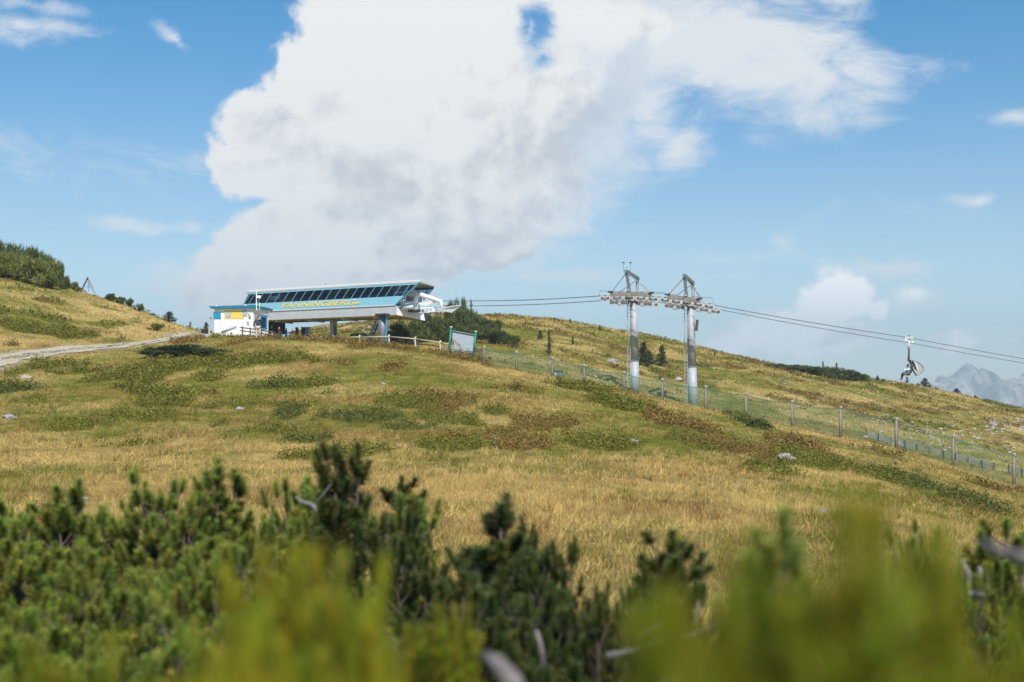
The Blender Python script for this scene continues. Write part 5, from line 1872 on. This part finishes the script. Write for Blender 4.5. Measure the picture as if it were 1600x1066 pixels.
def pine_proto(seed, R=.95, Ht=1.5, nbr=13, twigs=20, n=250, ln=.080, wd=.0044, tilt=66, base=(.138, .180, .027), yellow=.08, spire=False, low=.52, flat=False):
    """list of (branch mesh, needles mesh) of one bush, base at the origin"""
    rng = np.random.default_rng(seed)
    out = []
    for k in range(nbr):
        az_ = 2 * math.pi * (k + .6 * rng.random()) / nbr * (1 if not spire else 2.4)
        th = math.radians(tilt) * math.sqrt((k + .5) / nbr) if not spire else math.radians(6 + 14 * rng.random())
        reach = Ht * (1 - .30 * (th / math.radians(75)) ** 2) * (.86 + .2 * rng.random())
        tip = np.array((math.sin(th) * math.cos(az_) * R * 1.15, math.sin(th) * math.sin(az_) * R * 1.15, reach * (.55 + .45 * math.cos(th)) if not (spire or flat) else reach))
        if flat:
            rr_ = R * math.sqrt((k + .3) / nbr)
            tip = np.array((rr_ * math.cos(k * 2.4), rr_ * math.sin(k * 2.4), Ht * (1 - .07 * (rr_ / R) ** 2) * (1 - .025 * rng.random())))
        mid = np.array((tip[0] * .75, tip[1] * .75, tip[2] * .30))
        b0 = np.array((.05 * math.cos(az_), .05 * math.sin(az_), -.15))
        ts = np.linspace(0, 1, 8)
        pts = [bez(b0, mid, tip, t) for t in ts]
        mb = MB()
        mb.tube(pts, [.026 - .019 * t for t in ts], 6)
        sh = []
        for j in range(twigs):
            t = 1 - low * (j / twigs) ** 1.0
            o = bez(b0, mid, tip, t)
            tang = bez(b0, mid, tip, min(1, t + .04)) - bez(b0, mid, tip, t - .04)
            tang /= np.linalg.norm(tang)
            if j == 0:
                d, tl, e = tang * .5 + np.array((0, 0, .8)), 0.0, o
            else:
                a_ = rng.random() * 2 * math.pi
                rd = np.array((math.cos(a_), math.sin(a_), .15 * rng.random()))
                tl = (.10 + .22 * rng.random()) * (.42 if flat else (1.0 if not spire else .55)) * (1.25 - .5 * t)
                e = o + (rd * .8 + tang * .5 + np.array((0, 0, .25))) * tl
                mb.tube([o, (o + e) / 2 - np.array((0, 0, .012)), e], [.008, .006, .005], 4, False)
                d = rd * .55 + np.array((0, 0, 1.0)) + tang * .3
            L = .07 + .10 * rng.random() ** 1.5
            age = yellow * rng.random() * 2 if rng.random() < .6 else 0
            if t < .55:
                age = min(1, age + yellow * 4 * rng.random())
            sh.append((e, d, L, age))
            if rng.random() < .45:
                d2 = d + np.array((rng.normal(0, .55), rng.normal(0, .55), -.1))
                sh.append((e - np.array((0, 0, .03)), d2, L * .8, age * 1.3))
        V, F, c = needle_shoots(sh, rng, n, ln, wd, .16, base)
        me = bpy.data.meshes.new('branch')
        me.from_pydata([tuple(p) for p in mb.v], [], mb.f)
        me.materials.append(M['bark'])
        for p in me.polygons:
            p.use_smooth = True
        out.append((me, np_mesh('needles', V, F, M['needles'], c)))
    return out


def place_pine(proto, loc, scale, rz, label, group=None, cat='pine bush', name='mountain_pine', tilt=(0, 0), sxy=1.0):
    t = thing(name, loc, label, cat, group, rz)
    t.scale = (scale * sxy, scale * sxy, scale)
    t.rotation_euler = (tilt[0], tilt[1], rz)
    for (bm_, nm_) in proto:
        b_ = link('branch', bm_, t)
        link('needles', nm_, b_)
    return t


PB = [pine_proto(100 + k) for k in range(4)]
PDARK = [pine_proto(140 + k, base=(.046, .066, .014), twigs=20) for k in range(2)]  # shade over the middle thicket put into a darker needle colour
PS = [pine_proto(200 + k, R=.35, Ht=1.6, nbr=4, twigs=26, spire=True, low=.68) for k in range(3)]
PSD = [pine_proto(220 + k, R=.35, Ht=1.6, nbr=4, twigs=26, spire=True, low=.68, base=(.046, .066, .014)) for k in range(3)]  # leaders of the middle thicket, shade again put into the needle colour
PN = [pine_proto(300 + k, R=.21, Ht=1.5, nbr=15, twigs=11, n=260, ln=.058, wd=.0042, base=(.112, .138, .008), yellow=.20, low=.22, flat=True) for k in range(3)]
PNY = [pine_proto(330 + k, R=.21, Ht=1.5, nbr=13, twigs=11, n=240, ln=.058, wd=.0042, base=(.165, .182, .011), yellow=.38, low=.22, flat=True) for k in range(2)]

# (column, top in the photograph, depth, prototype list, index, width factor, label)
G1 = 'mountain pines of the foreground thicket'
FG = [
    (-40, 770, 9.2, PB, 0, 1.0, 'green mountain pine cut off by the left edge, rear of the thicket'),
    (104, 742, 9.0, PS, 0, 1.3, 'slim pine leader sticking up near the left edge of the thicket'),
    (60, 785, 8.8, PB, 1, 1.0, 'mountain pine at the back left of the thicket below the slim leader'),
    (222, 716, 9.0, PB, 2, .75, 'tall bushy mountain pine, highest of the left thicket'),
    (190, 760, 8.4, PB, 3, 1.0, 'mountain pine just below the tallest bush of the left thicket'),
    (352, 708, 9.2, PS, 1, 1.2, 'narrow pine leader between the left bush and the centre gap'),
    (330, 760, 8.8, PB, 0, .95, 'green mountain pine beneath the narrow pine leader, left of centre'),
    (418, 735, 9.0, PB, 1, .7, 'mountain pine with upright shoots left of the bleached dead branch'),
    (470, 790, 8.2, PB, 2, .85, 'mountain pine at the foot of the bleached dead branch'),
    (497, 738, 9.4, PS, 2, 1.0, 'short pine leader left of the tall dark spire'),
    (545, 680, 8.0, PSD, 0, 1.0, 'tall dark pine spire standing clear above the thicket at centre left'),
    (590, 765, 8.6, PB, 3, .8, 'mountain pine right behind the tall dark spire'),
    (640, 738, 9.6, PSD, 1, 1.2, 'thin pine leader against the straw meadow at centre'),
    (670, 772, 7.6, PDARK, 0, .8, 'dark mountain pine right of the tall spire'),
    (752, 764, 7.2, PSD, 2, 1.4, 'pair of dark upright pine candles at centre of the thicket'),
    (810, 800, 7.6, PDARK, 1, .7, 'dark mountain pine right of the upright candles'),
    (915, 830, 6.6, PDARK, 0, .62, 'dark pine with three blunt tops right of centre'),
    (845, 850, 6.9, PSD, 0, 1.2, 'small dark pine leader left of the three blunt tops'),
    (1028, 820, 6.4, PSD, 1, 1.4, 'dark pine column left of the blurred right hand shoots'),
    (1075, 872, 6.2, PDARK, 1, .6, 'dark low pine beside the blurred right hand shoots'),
    (20, 850, 6.6, PB, 2, .9, 'mountain pine in the middle row at the left edge'),
    (150, 828, 6.8, PB, 0, .9, 'mountain pine in the middle row under the tallest left bush'),
    (290, 838, 6.6, PB, 1, .9, 'mountain pine in the middle row, third from the left edge'),
    (400, 845, 6.4, PB, 3, .85, 'mountain pine in the middle row above the blurred yellow shoots'),
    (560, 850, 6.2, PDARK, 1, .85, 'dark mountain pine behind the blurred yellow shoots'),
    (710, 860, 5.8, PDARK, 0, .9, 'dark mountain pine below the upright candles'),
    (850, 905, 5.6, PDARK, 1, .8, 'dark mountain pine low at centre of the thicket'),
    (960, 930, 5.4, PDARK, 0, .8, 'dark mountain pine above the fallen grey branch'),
    (90, 925, 4.9, PB, 3, .8, 'mountain pine in the front row at the left edge'),
    (260, 915, 4.8, PB, 2, .8, 'mountain pine in the front row left of the yellow shoots'),
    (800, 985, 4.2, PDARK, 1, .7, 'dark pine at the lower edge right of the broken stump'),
    (1470, 805, 7.2, PB, 1, .55, 'mountain pine with pale stems at right, left of the pair'),
    (1556, 800, 7.4, PS, 2, 1.3, 'pine leader at the right edge in front of the straw slope'),
    (1600, 842, 6.8, PB, 0, .6, 'mountain pine cut off by the right edge'),
    (1530, 870, 6.4, PB, 2, .55, 'low mountain pine beneath the pale stems at right'),
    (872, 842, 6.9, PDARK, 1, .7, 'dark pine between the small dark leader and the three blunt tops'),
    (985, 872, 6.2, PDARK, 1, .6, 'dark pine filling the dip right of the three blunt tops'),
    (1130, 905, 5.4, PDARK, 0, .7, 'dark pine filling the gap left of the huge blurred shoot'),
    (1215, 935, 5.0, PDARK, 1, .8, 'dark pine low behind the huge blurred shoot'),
    (1330, 900, 6.0, PB, 2, .8, 'mountain pine hidden behind the huge blurred shoot'),
    (1430, 850, 6.6, PB, 0, .55, 'mountain pine right behind the huge blurred shoot'),
    (1228, 772, 3.0, PS, 1, .8, 'blurred dark pine tip just left of the big blurred shoots'),
]
# nearest shoots, far out of focus
NEAR = [
    (1300, 715, .98, PN, 0, .52, 'huge out-of-focus pine shoot at right foreground'),
    (1215, 790, 1.05, PN, 2, .42, 'out-of-focus olive crown on the left flank of the huge blurred shoot'),
    (1395, 770, 1.1, PN, 1, .45, 'out-of-focus olive crown on the right flank of the huge blurred shoot'),
    (1140, 880, .95, PN, 1, .28, 'out-of-focus olive shoots left of the huge blurred shoot'),
    (1475, 865, 1.05, PN, 2, .32, 'out-of-focus yellowish shoots right of the huge blurred shoot'),
    (1600, 950, 1.3, PN, 1, .40, 'out-of-focus shoots in the bottom right corner'),
    (485, 820, 1.65, PNY, 0, .45, 'out-of-focus yellow green shoot left of centre'),
    (385, 930, 1.3, PNY, 1, .20, 'out-of-focus yellow shoots at lower left of the yellow green one'),
    (580, 985, 1.5, PNY, 0, .18, 'out-of-focus shoots right of the yellow green one'),
    (110, 965, 1.9, PN, 2, .50, 'out-of-focus green shoots in the bottom left corner'),
    (250, 1025, 1.5, PNY, 1, .28, 'out-of-focus shoots at the bottom between the left blurred ones'),
    (690, 930, 3.2, PN, 0, .62, 'soft round pine shoot right of the blurred yellow ones'),
]
HT0 = 1.5
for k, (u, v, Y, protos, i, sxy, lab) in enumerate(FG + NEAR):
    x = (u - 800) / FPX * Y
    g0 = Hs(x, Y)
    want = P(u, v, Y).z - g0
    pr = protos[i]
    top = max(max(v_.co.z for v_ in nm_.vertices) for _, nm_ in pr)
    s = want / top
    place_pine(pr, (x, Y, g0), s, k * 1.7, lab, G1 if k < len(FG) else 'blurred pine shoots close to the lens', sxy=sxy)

# dead branches and the broken stump
def dead(name, pts, rad, lab, twig=0):
    mb = MB().tube(pts, rad, 8)
    rr = random.Random(len(lab))
    for k in range(twig):
        a = Vector(pts[1]).lerp(Vector(pts[-1]), rr.random())
        mb.tube([a, a + Vector((rr.uniform(-.15, .15), rr.uniform(-.1, .1), rr.uniform(.02, .2)))], [rad[-1] * .6, .003], 5)
    tag(mb.build(name, M['deadwood'], None, True), lab, 'dead branch')


dead('dead_branch', [P(948, 1026, 4.6), P(985, 1018, 4.6), P(1030, 1003, 4.5), P(1088, 990, 4.4)], [.013, .012, .010, .007], 'long bleached dead branch lying low among the dark pines', 2)
dead('dead_branch', [P(995, 1002, 5.0), P(1012, 988, 5.0), P(1030, 974, 4.9)], [.015, .014, .008], 'short bleached dead branch above the long one')
dead('dead_branch', [P(462, 776, 7.6), P(472, 785, 7.6), P(484, 788, 7.5), P(490, 790, 7.5), P(495, 803, 7.5)], [.006, .012, .014, .014, .01], 'bleached crooked dead branch against the straw meadow', 1)
dead('dead_branch', [P(1503, 875, 6.6), P(1512, 895, 6.6), P(1513, 925, 6.6)], [.012, .018, .02], 'left of the pale forked stems at right')
dead('dead_branch', [P(1530, 885, 6.6), P(1535, 905, 6.6), P(1533, 930, 6.6)], [.010, .016, .018], 'right of the pale forked stems at right')
dead('dead_branch', [P(1506, 930, 6.5), P(1520, 927, 6.5), P(1538, 930, 6.5)], [.016, .018, .014], 'pale horizontal stem joining the forked stems at right')
dead('dead_branch', [P(1532, 846, 2.2), P(1565, 862, 2.1), P(1640, 882, 2.0)], [.007, .009, .011], 'blurred bleached branch entering from the right edge')
dead('dead_branch', [P(758, 1024, 2.6), P(778, 1036, 2.55), P(802, 1068, 2.5), P(815, 1090, 2.5)], [.010, .017, .02, .02], 'thick blurred grey broken stump at the bottom centre')
dead('dead_branch', [P(838, 985, 4.6), P(845, 1010, 4.6), P(850, 1045, 4.6)], [.007, .009, .011], 'upright grey bare stem low at the centre')
p = P(1050, 1058, 3.2)
o = link('rock', ROCKS[1], None, p - Vector((0, 0, .10)))
o.scale = (.20, .16, .13)
tag(o, 'blurred pale rock at the bottom edge right of centre', 'rock')


# ------------------------------------------------------------------ far pines and small conifers
def far_bush(seed, lobes=17, n=1700, base=(.085, .105, .026), flat=.62):
    """krummholz crown about 2 m across and 1 m high: short upright sprays through lobes"""
    rng = np.random.default_rng(seed)
    cs = [(rng.uniform(-.72, .72), rng.uniform(-.6, .6), rng.uniform(.10, .66), rng.uniform(.17, .34)) for _ in range(lobes)]
    per = n // lobes
    Vs, Cs = [], []
    for (cx, cy, cz, r) in cs:
        d = rng.normal(0, 1, (per, 3))
        d /= np.linalg.norm(d, axis=1)[:, None]
        rr = rng.random(per) ** .33
        o = np.array((cx, cy, cz)) + d * (rr * r)[:, None] * np.array((1, 1, .85))
        o[:, 2] = np.maximum(o[:, 2], .02 + .08 * rng.random(per))
        up = np.stack([d[:, 0] * .5, d[:, 1] * .5, .9 + .2 * d[:, 2]], 1) + rng.normal(0, .18, (per, 3))
        up /= np.linalg.norm(up, axis=1)[:, None]
        L = .10 + .13 * rng.random(per)
        tone = rng.normal(1, .25, per)[:, None]
        for q in range(4):
            nd = up + rng.normal(0, .42, (per, 3))
            nd /= np.linalg.norm(nd, axis=1)[:, None]
            sd_ = np.cross(nd, rng.normal(0, 1, (per, 3)))
            sd_ /= np.linalg.norm(sd_, axis=1)[:, None]
            w = .016
            Vs.append(np.stack([o - sd_ * w, o + sd_ * w, o + nd * L[:, None]], 1).reshape(-1, 3))
            c = np.array(base) * tone * (.75 + .5 * rng.random(per))[:, None]
            Cs.append(np.repeat(np.clip(c, .005, 1), 3, axis=0))
    V = np.concatenate(Vs)
    crown = np_mesh('crown', V, np.arange(len(V)).reshape(-1, 3), M['needles'], np.concatenate(Cs))
    mb = MB()
    for (cx, cy, cz, r) in cs[:6]:
        mb.tube([(0, 0, -.2), (cx * .6, cy * .6, cz * .35), (cx, cy, cz + .1)], [.035, .025, .01], 5)
    tm = bpy.data.meshes.new('trunk')
    tm.from_pydata([tuple(p) for p in mb.v], [], mb.f)
    tm.materials.append(M['bark'])
    return tm, crown


def conifer(seed, n=520, base=(.058, .082, .024), open_=0.0, width=.30):
    """small conifer 1 m tall: trunk, whorled limbs, needle sprays"""
    rng = np.random.default_rng(seed)
    mb = MB()
    mb.tube([(0, 0, -.08), (.01, 0, .4), (0, .01, .97)], [.030, .02, .004], 6)
    Vs, Cs = [], []
    nl = 46
    for k in range(nl):
        t = .06 + .90 * (k / nl)
        a = k * 2.4 + rng.normal(0, .4)
        L = width * (1 - t) ** .8 * (.75 + .5 * rng.random()) * (1 if rng.random() > open_ else .35)
        e = np.array((math.cos(a) * L, math.sin(a) * L, t + L * .15 * rng.normal(1, .5)))
        o = np.array((0, 0, t))
        mb.tube([o, e], [.007, .002], 4, False)
        m = max(5, int(n / nl * (.5 + 1.4 * (1 - t))))
        s = rng.random(m) ** .7
        c0 = o + (e - o) * s[:, None] + rng.normal(0, .018, (m, 3))
        for q in range(4):
            nd = (e - o) / (L + 1e-6) * .5 + np.array((0, 0, .55)) + rng.normal(0, .5, (m, 3))
            nd /= np.linalg.norm(nd, axis=1)[:, None]
            sd_ = np.cross(nd, rng.normal(0, 1, (m, 3)))
            sd_ /= np.linalg.norm(sd_, axis=1)[:, None]
            ln = (.05 + .05 * rng.random(m))[:, None]
            Vs.append(np.stack([c0 - sd_ * .010, c0 + sd_ * .010, c0 + nd * ln], 1).reshape(-1, 3))
            c = np.array(base) * (.6 + .8 * rng.random(m))[:, None]
            Cs.append(np.repeat(c, 3, axis=0))
    V = np.concatenate(Vs)
    crown = np_mesh('crown', V, np.arange(len(V)).reshape(-1, 3), M['needles'], np.concatenate(Cs))
    tm = bpy.data.meshes.new('trunk')
    tm.from_pydata([tuple(p) for p in mb.v], [], mb.f)
    tm.materials.append(M['bark'])
    return tm, crown


def plant(name, proto, loc, sc_, rz, lab, cat, group=None):
    t = thing(name, loc, lab, cat, group, rz)
    t.scale = sc_
    link('trunk', proto[0], t)
    link('crown', proto[1], t)
    return t


FB = [far_bush(400 + k) for k in range(4)]
FBL = [far_bush(420 + k, base=(.17, .18, .040)) for k in range(2)]  # paler needles; on the left hill the sunlight is put into this colour
JUN = [far_bush(440 + k, lobes=12, n=1800, base=(.058, .082, .026)) for k in range(2)]


def bush_at(u, vb, vt, half, protos, k, lab, group, Y=None, depth=1.0):
    """bush whose foot shows at (u, vb), top at vt, half width in pixels"""
    if Y is None:
        p = hit(u, vb, 60)
    else:
        p = gp(u, Y)
    hgt = P(u, vt, p.y).z - p.z
    w = half / FPX * p.y
    plant('dwarf_pine', protos[k % len(protos)], p, (w * .92, w * depth, hgt * 1.06), k * 1.3, lab, 'dwarf pine', group)


GL = 'dwarf pines on the left hilltop'
for k, (u, vb, vt, half, Y, pr, lab) in enumerate([
        (8, 425, 374, 34, 134, FB, 'dark dwarf pine at the top left edge of the hill'), (-30, 425, 378, 40, 132, FB, 'dark dwarf pine cut off by the left edge on the hill'),
        (44, 425, 383, 32, 132, FB, 'dark dwarf pine second along the left hilltop'), (70, 432, 394, 18, 131, FB, 'dark dwarf pine third along the left hilltop'),
        (90, 440, 406, 11, 130, FB, 'dark dwarf pine fourth along the left hilltop'), (99, 447, 430, 10, 128, FB, 'small dark dwarf pine ending the left hilltop row'),
        (15, 432, 392, 34, 124, FBL, 'lit yellow-green dwarf pine in front on the left hill'), (55, 437, 402, 34, 123, FBL, 'lit yellow-green dwarf pine right of the other on the left hill'),
        (78, 443, 416, 15, 124, FBL, 'small lit yellow-green dwarf pine ending the front row on the left hill'),
        (-25, 432, 392, 34, 122, FBL, 'lit yellow-green dwarf pine cut by the left edge')]):
    bush_at(u, vb, vt, half, pr, k, lab, GL, Y=Y)
GS = 'dwarf pines behind the station'
for k, (u, vt, half, Y, lab) in enumerate([
        (640, 500, 44, 138, 'dwarf pine at the near left end of the thicket behind the station mouth'), (690, 497, 46, 139, 'dwarf pine below the station mouth, second in the thicket'),
        (735, 503, 40, 139, 'dwarf pine behind the grey sign board'), (772, 512, 32, 138, 'dwarf pine right of the grey sign board'),
        (798, 522, 20, 137, 'low dwarf pine ending the thicket at right'), (715, 482, 44, 147, 'taller dwarf pine in the rear of the thicket, under the trough'),
        (668, 488, 40, 147, 'rear dwarf pine seen under the station nose'), (752, 494, 36, 147, 'rear dwarf pine right of the trough'),
        (700, 468, 16, 152, 'tall dwarf pine rising beside the white guide beam'), (716, 464, 18, 152, 'highest dwarf pine, right of the white guide beam'),
        (730, 478, 16, 150, 'dwarf pine beside the bare dead conifer'), (610, 515, 22, 140, 'small dwarf pine left of the thicket, right of the dark column'),
        (560, 520, 18, 152, 'dwarf pine in the shade left of the leaning strut'), (540, 518, 14, 165, 'small dwarf pine far behind the rail fence')]):
    bush_at(u, 0, vt, half, FB, k, lab, GS, Y=Y, depth=.8)
GR = 'dwarf pines on the right ridge'
for k, (u, vt, half, Y) in enumerate([(1212, 568, 24, 190), (1240, 569, 27, 191), (1268, 571, 27, 192), (1296, 572, 27, 194), (1322, 577, 24, 197), (1343, 583, 19, 200)]):
    bush_at(u, 0, vt, half, FB, k + 1, ('leftmost dwarf pine of the ridge thicket', 'second dwarf pine from the left in the ridge thicket', 'third dwarf pine from the left in the ridge thicket, above the pale slab',
            'fourth dwarf pine from the left in the ridge thicket', 'fifth dwarf pine from the left in the ridge thicket', 'rightmost low dwarf pine of the ridge thicket')[k], GR, Y=Y)
bush_at(112, 452, 440, 13, FBL, 0, 'low yellowish scrub tapering off the left hilltop pines', 'scrub on the left skyline')
bush_at(122, 457, 448, 7, FBL, 1, 'smallest yellowish scrub beside the timber tripod', 'scrub on the left skyline')
bush_at(285, 556, 538, 78, JUN, 0, 'wide dark juniper mat at the top of the slope below the track', 'creeping junipers on the near slope', depth=.5)
bush_at(250, 556, 543, 46, JUN, 1, 'left end of the wide dark juniper mat below the track', 'creeping junipers on the near slope', depth=.5)
bush_at(1087, 704, 674, 21, FBL, 0, 'bright green dwarf pine among red heath on the near slope', 'small shrubs on the near slope', depth=.9)
bush_at(450, 654, 641, 18, JUN, 1, 'small dark shrub in the middle of the green slope', 'small shrubs on the near slope')
bush_at(1180, 668, 655, 22, JUN, 0, 'dark low shrub beside the net fence below the right pylon', 'small shrubs on the near slope')
bush_at(1400, 768, 752, 14, JUN, 1, 'dark small shrub low on the right slope', 'small shrubs on the near slope')
bush_at(245, 517, 505, 16, FBL, 1, 'yellow-green bush beside the track on the left bank', 'small shrubs on the left bank')
for (u, vb, vt, half, lab) in ((172, 468, 458, 11, 'low dark pine scrub on the left skyline right of the tripod'), (188, 473, 463, 9, 'thin dark scrub next along the left skyline'),
                               (203, 479, 466, 8, 'twiggy dark scrub midway down the left skyline'), (217, 487, 474, 8, 'rounded dark scrub low on the left skyline')):
    bush_at(u, vb, vt, half, FB, u, lab, 'scrub on the left skyline')

CN = [conifer(500 + k) for k in range(3)]
CO = [conifer(520 + k, open_=.5, n=260, width=.34) for k in range(2)]
CD = conifer(540, n=60, open_=.6, base=(.09, .08, .07))


def tree_at(u, vb, vt, half, proto, lab, Y=None, group='small conifers'):
    p = hit(u, vb, 60) if Y is None else gp(u, Y)
    h = P(u, vt, p.y).z - p.z
    w = half / FPX * p.y / .27
    plant('conifer', proto, p, (w, w, h * 1.02), u, lab, 'conifer', group)


for (u, vb, vt, half, pr, Y, lab) in [
        (1006, 573, 534, 13, CN[0], None, 'dense young conifer right of the left pylon pole'), (1014, 573, 548, 9, CN[1], None, 'small conifer hugging the dense one right of the left pylon'),
        (1034, 573, 540, 10, CN[2], None, 'young conifer left of the right pylon beside the grey boulder'),
        (858, 556, 517, 7, CO[0], None, 'slim ragged conifer on the slope above the utility box'), (844, 531, 516, 5, CN[1], None, 'small dark conifer left of the slim ragged one'),
        (895, 540, 526, 5, CO[1], None, 'small conifer right of the slim ragged one on the slope'), (891, 506, 498, 2.5, CN[0], None, 'tiny tree on the skyline at centre'),
        (937, 518, 508, 2.5, CN[1], None, 'tiny tree on the skyline left of the left pylon'), (1117, 556, 549, 2, CN[2], None, 'tiny tree on the skyline just right of the right pylon'),
        (264, 514, 487, 11, CN[1], 128, 'dark bushy conifer at the foot of the left hill by the track'), (250, 513, 500, 6, CN[0], 127, 'yellowish small conifer left of the bushy one by the track'),
        (297, 516, 503, 4, CO[1], 140, 'tiny open conifer on the skyline left of the black bin'), (322, 523, 504, 7, CN[2], 142, 'dark conifer half hidden behind the left corner of the hut'),
        (238, 505, 491, 7, CN[0], 131, 'small dark conifer low on the left skyline'),
        (736, 500, 469, 5, CD, 152, 'thin bare dead conifer beside the pines behind the station'),
        (1371, 597, 587, 4, CN[0], 214, 'small conifer on the ridge left of the chair'), (1379, 598, 592, 2.5, CN[1], 214, 'tiny conifer on the ridge just left of the chair'),
        (1417, 603, 589, 5, CO[0], 224, 'small open conifer on the ridge right below the chair'), (1408, 603, 597, 2.5, CN[2], 224, 'tiny conifer on the ridge below the chair seat'),
        (1445, 611, 591, 9.5, CN[2], 228, 'round bushy conifer on the ridge right of the chair'), (1434, 609, 599, 5, CN[1], 228, 'small conifer hugging the round bushy one'),
        (1464, 615, 606, 2.5, CN[0], 229, 'tiny conifer right of the round bushy one on the ridge'),
        (1494, 622, 607, 8, CN[0], 231, 'bushy conifer on the ridge below the grey peak'), (1523, 627, 618, 5, CN[2], 232, 'small pointed conifer on the ridge right of the peak'),
        (1573, 640, 631, 4, CN[1], 236, 'small pointed conifer near the right edge on the ridge'), (1307, 583, 567, 5, CO[1], 203, 'open conifer standing above the ridge thicket, right one'),
        (1286, 581, 565, 4, CO[0], 202, 'open conifer standing above the ridge thicket, left one'),
        (1062, 812, 792, 5, CN[1], None, 'tiny young conifer in the straw meadow at right of centre')]:
    tree_at(u, vb, vt, half, pr, lab, Y)
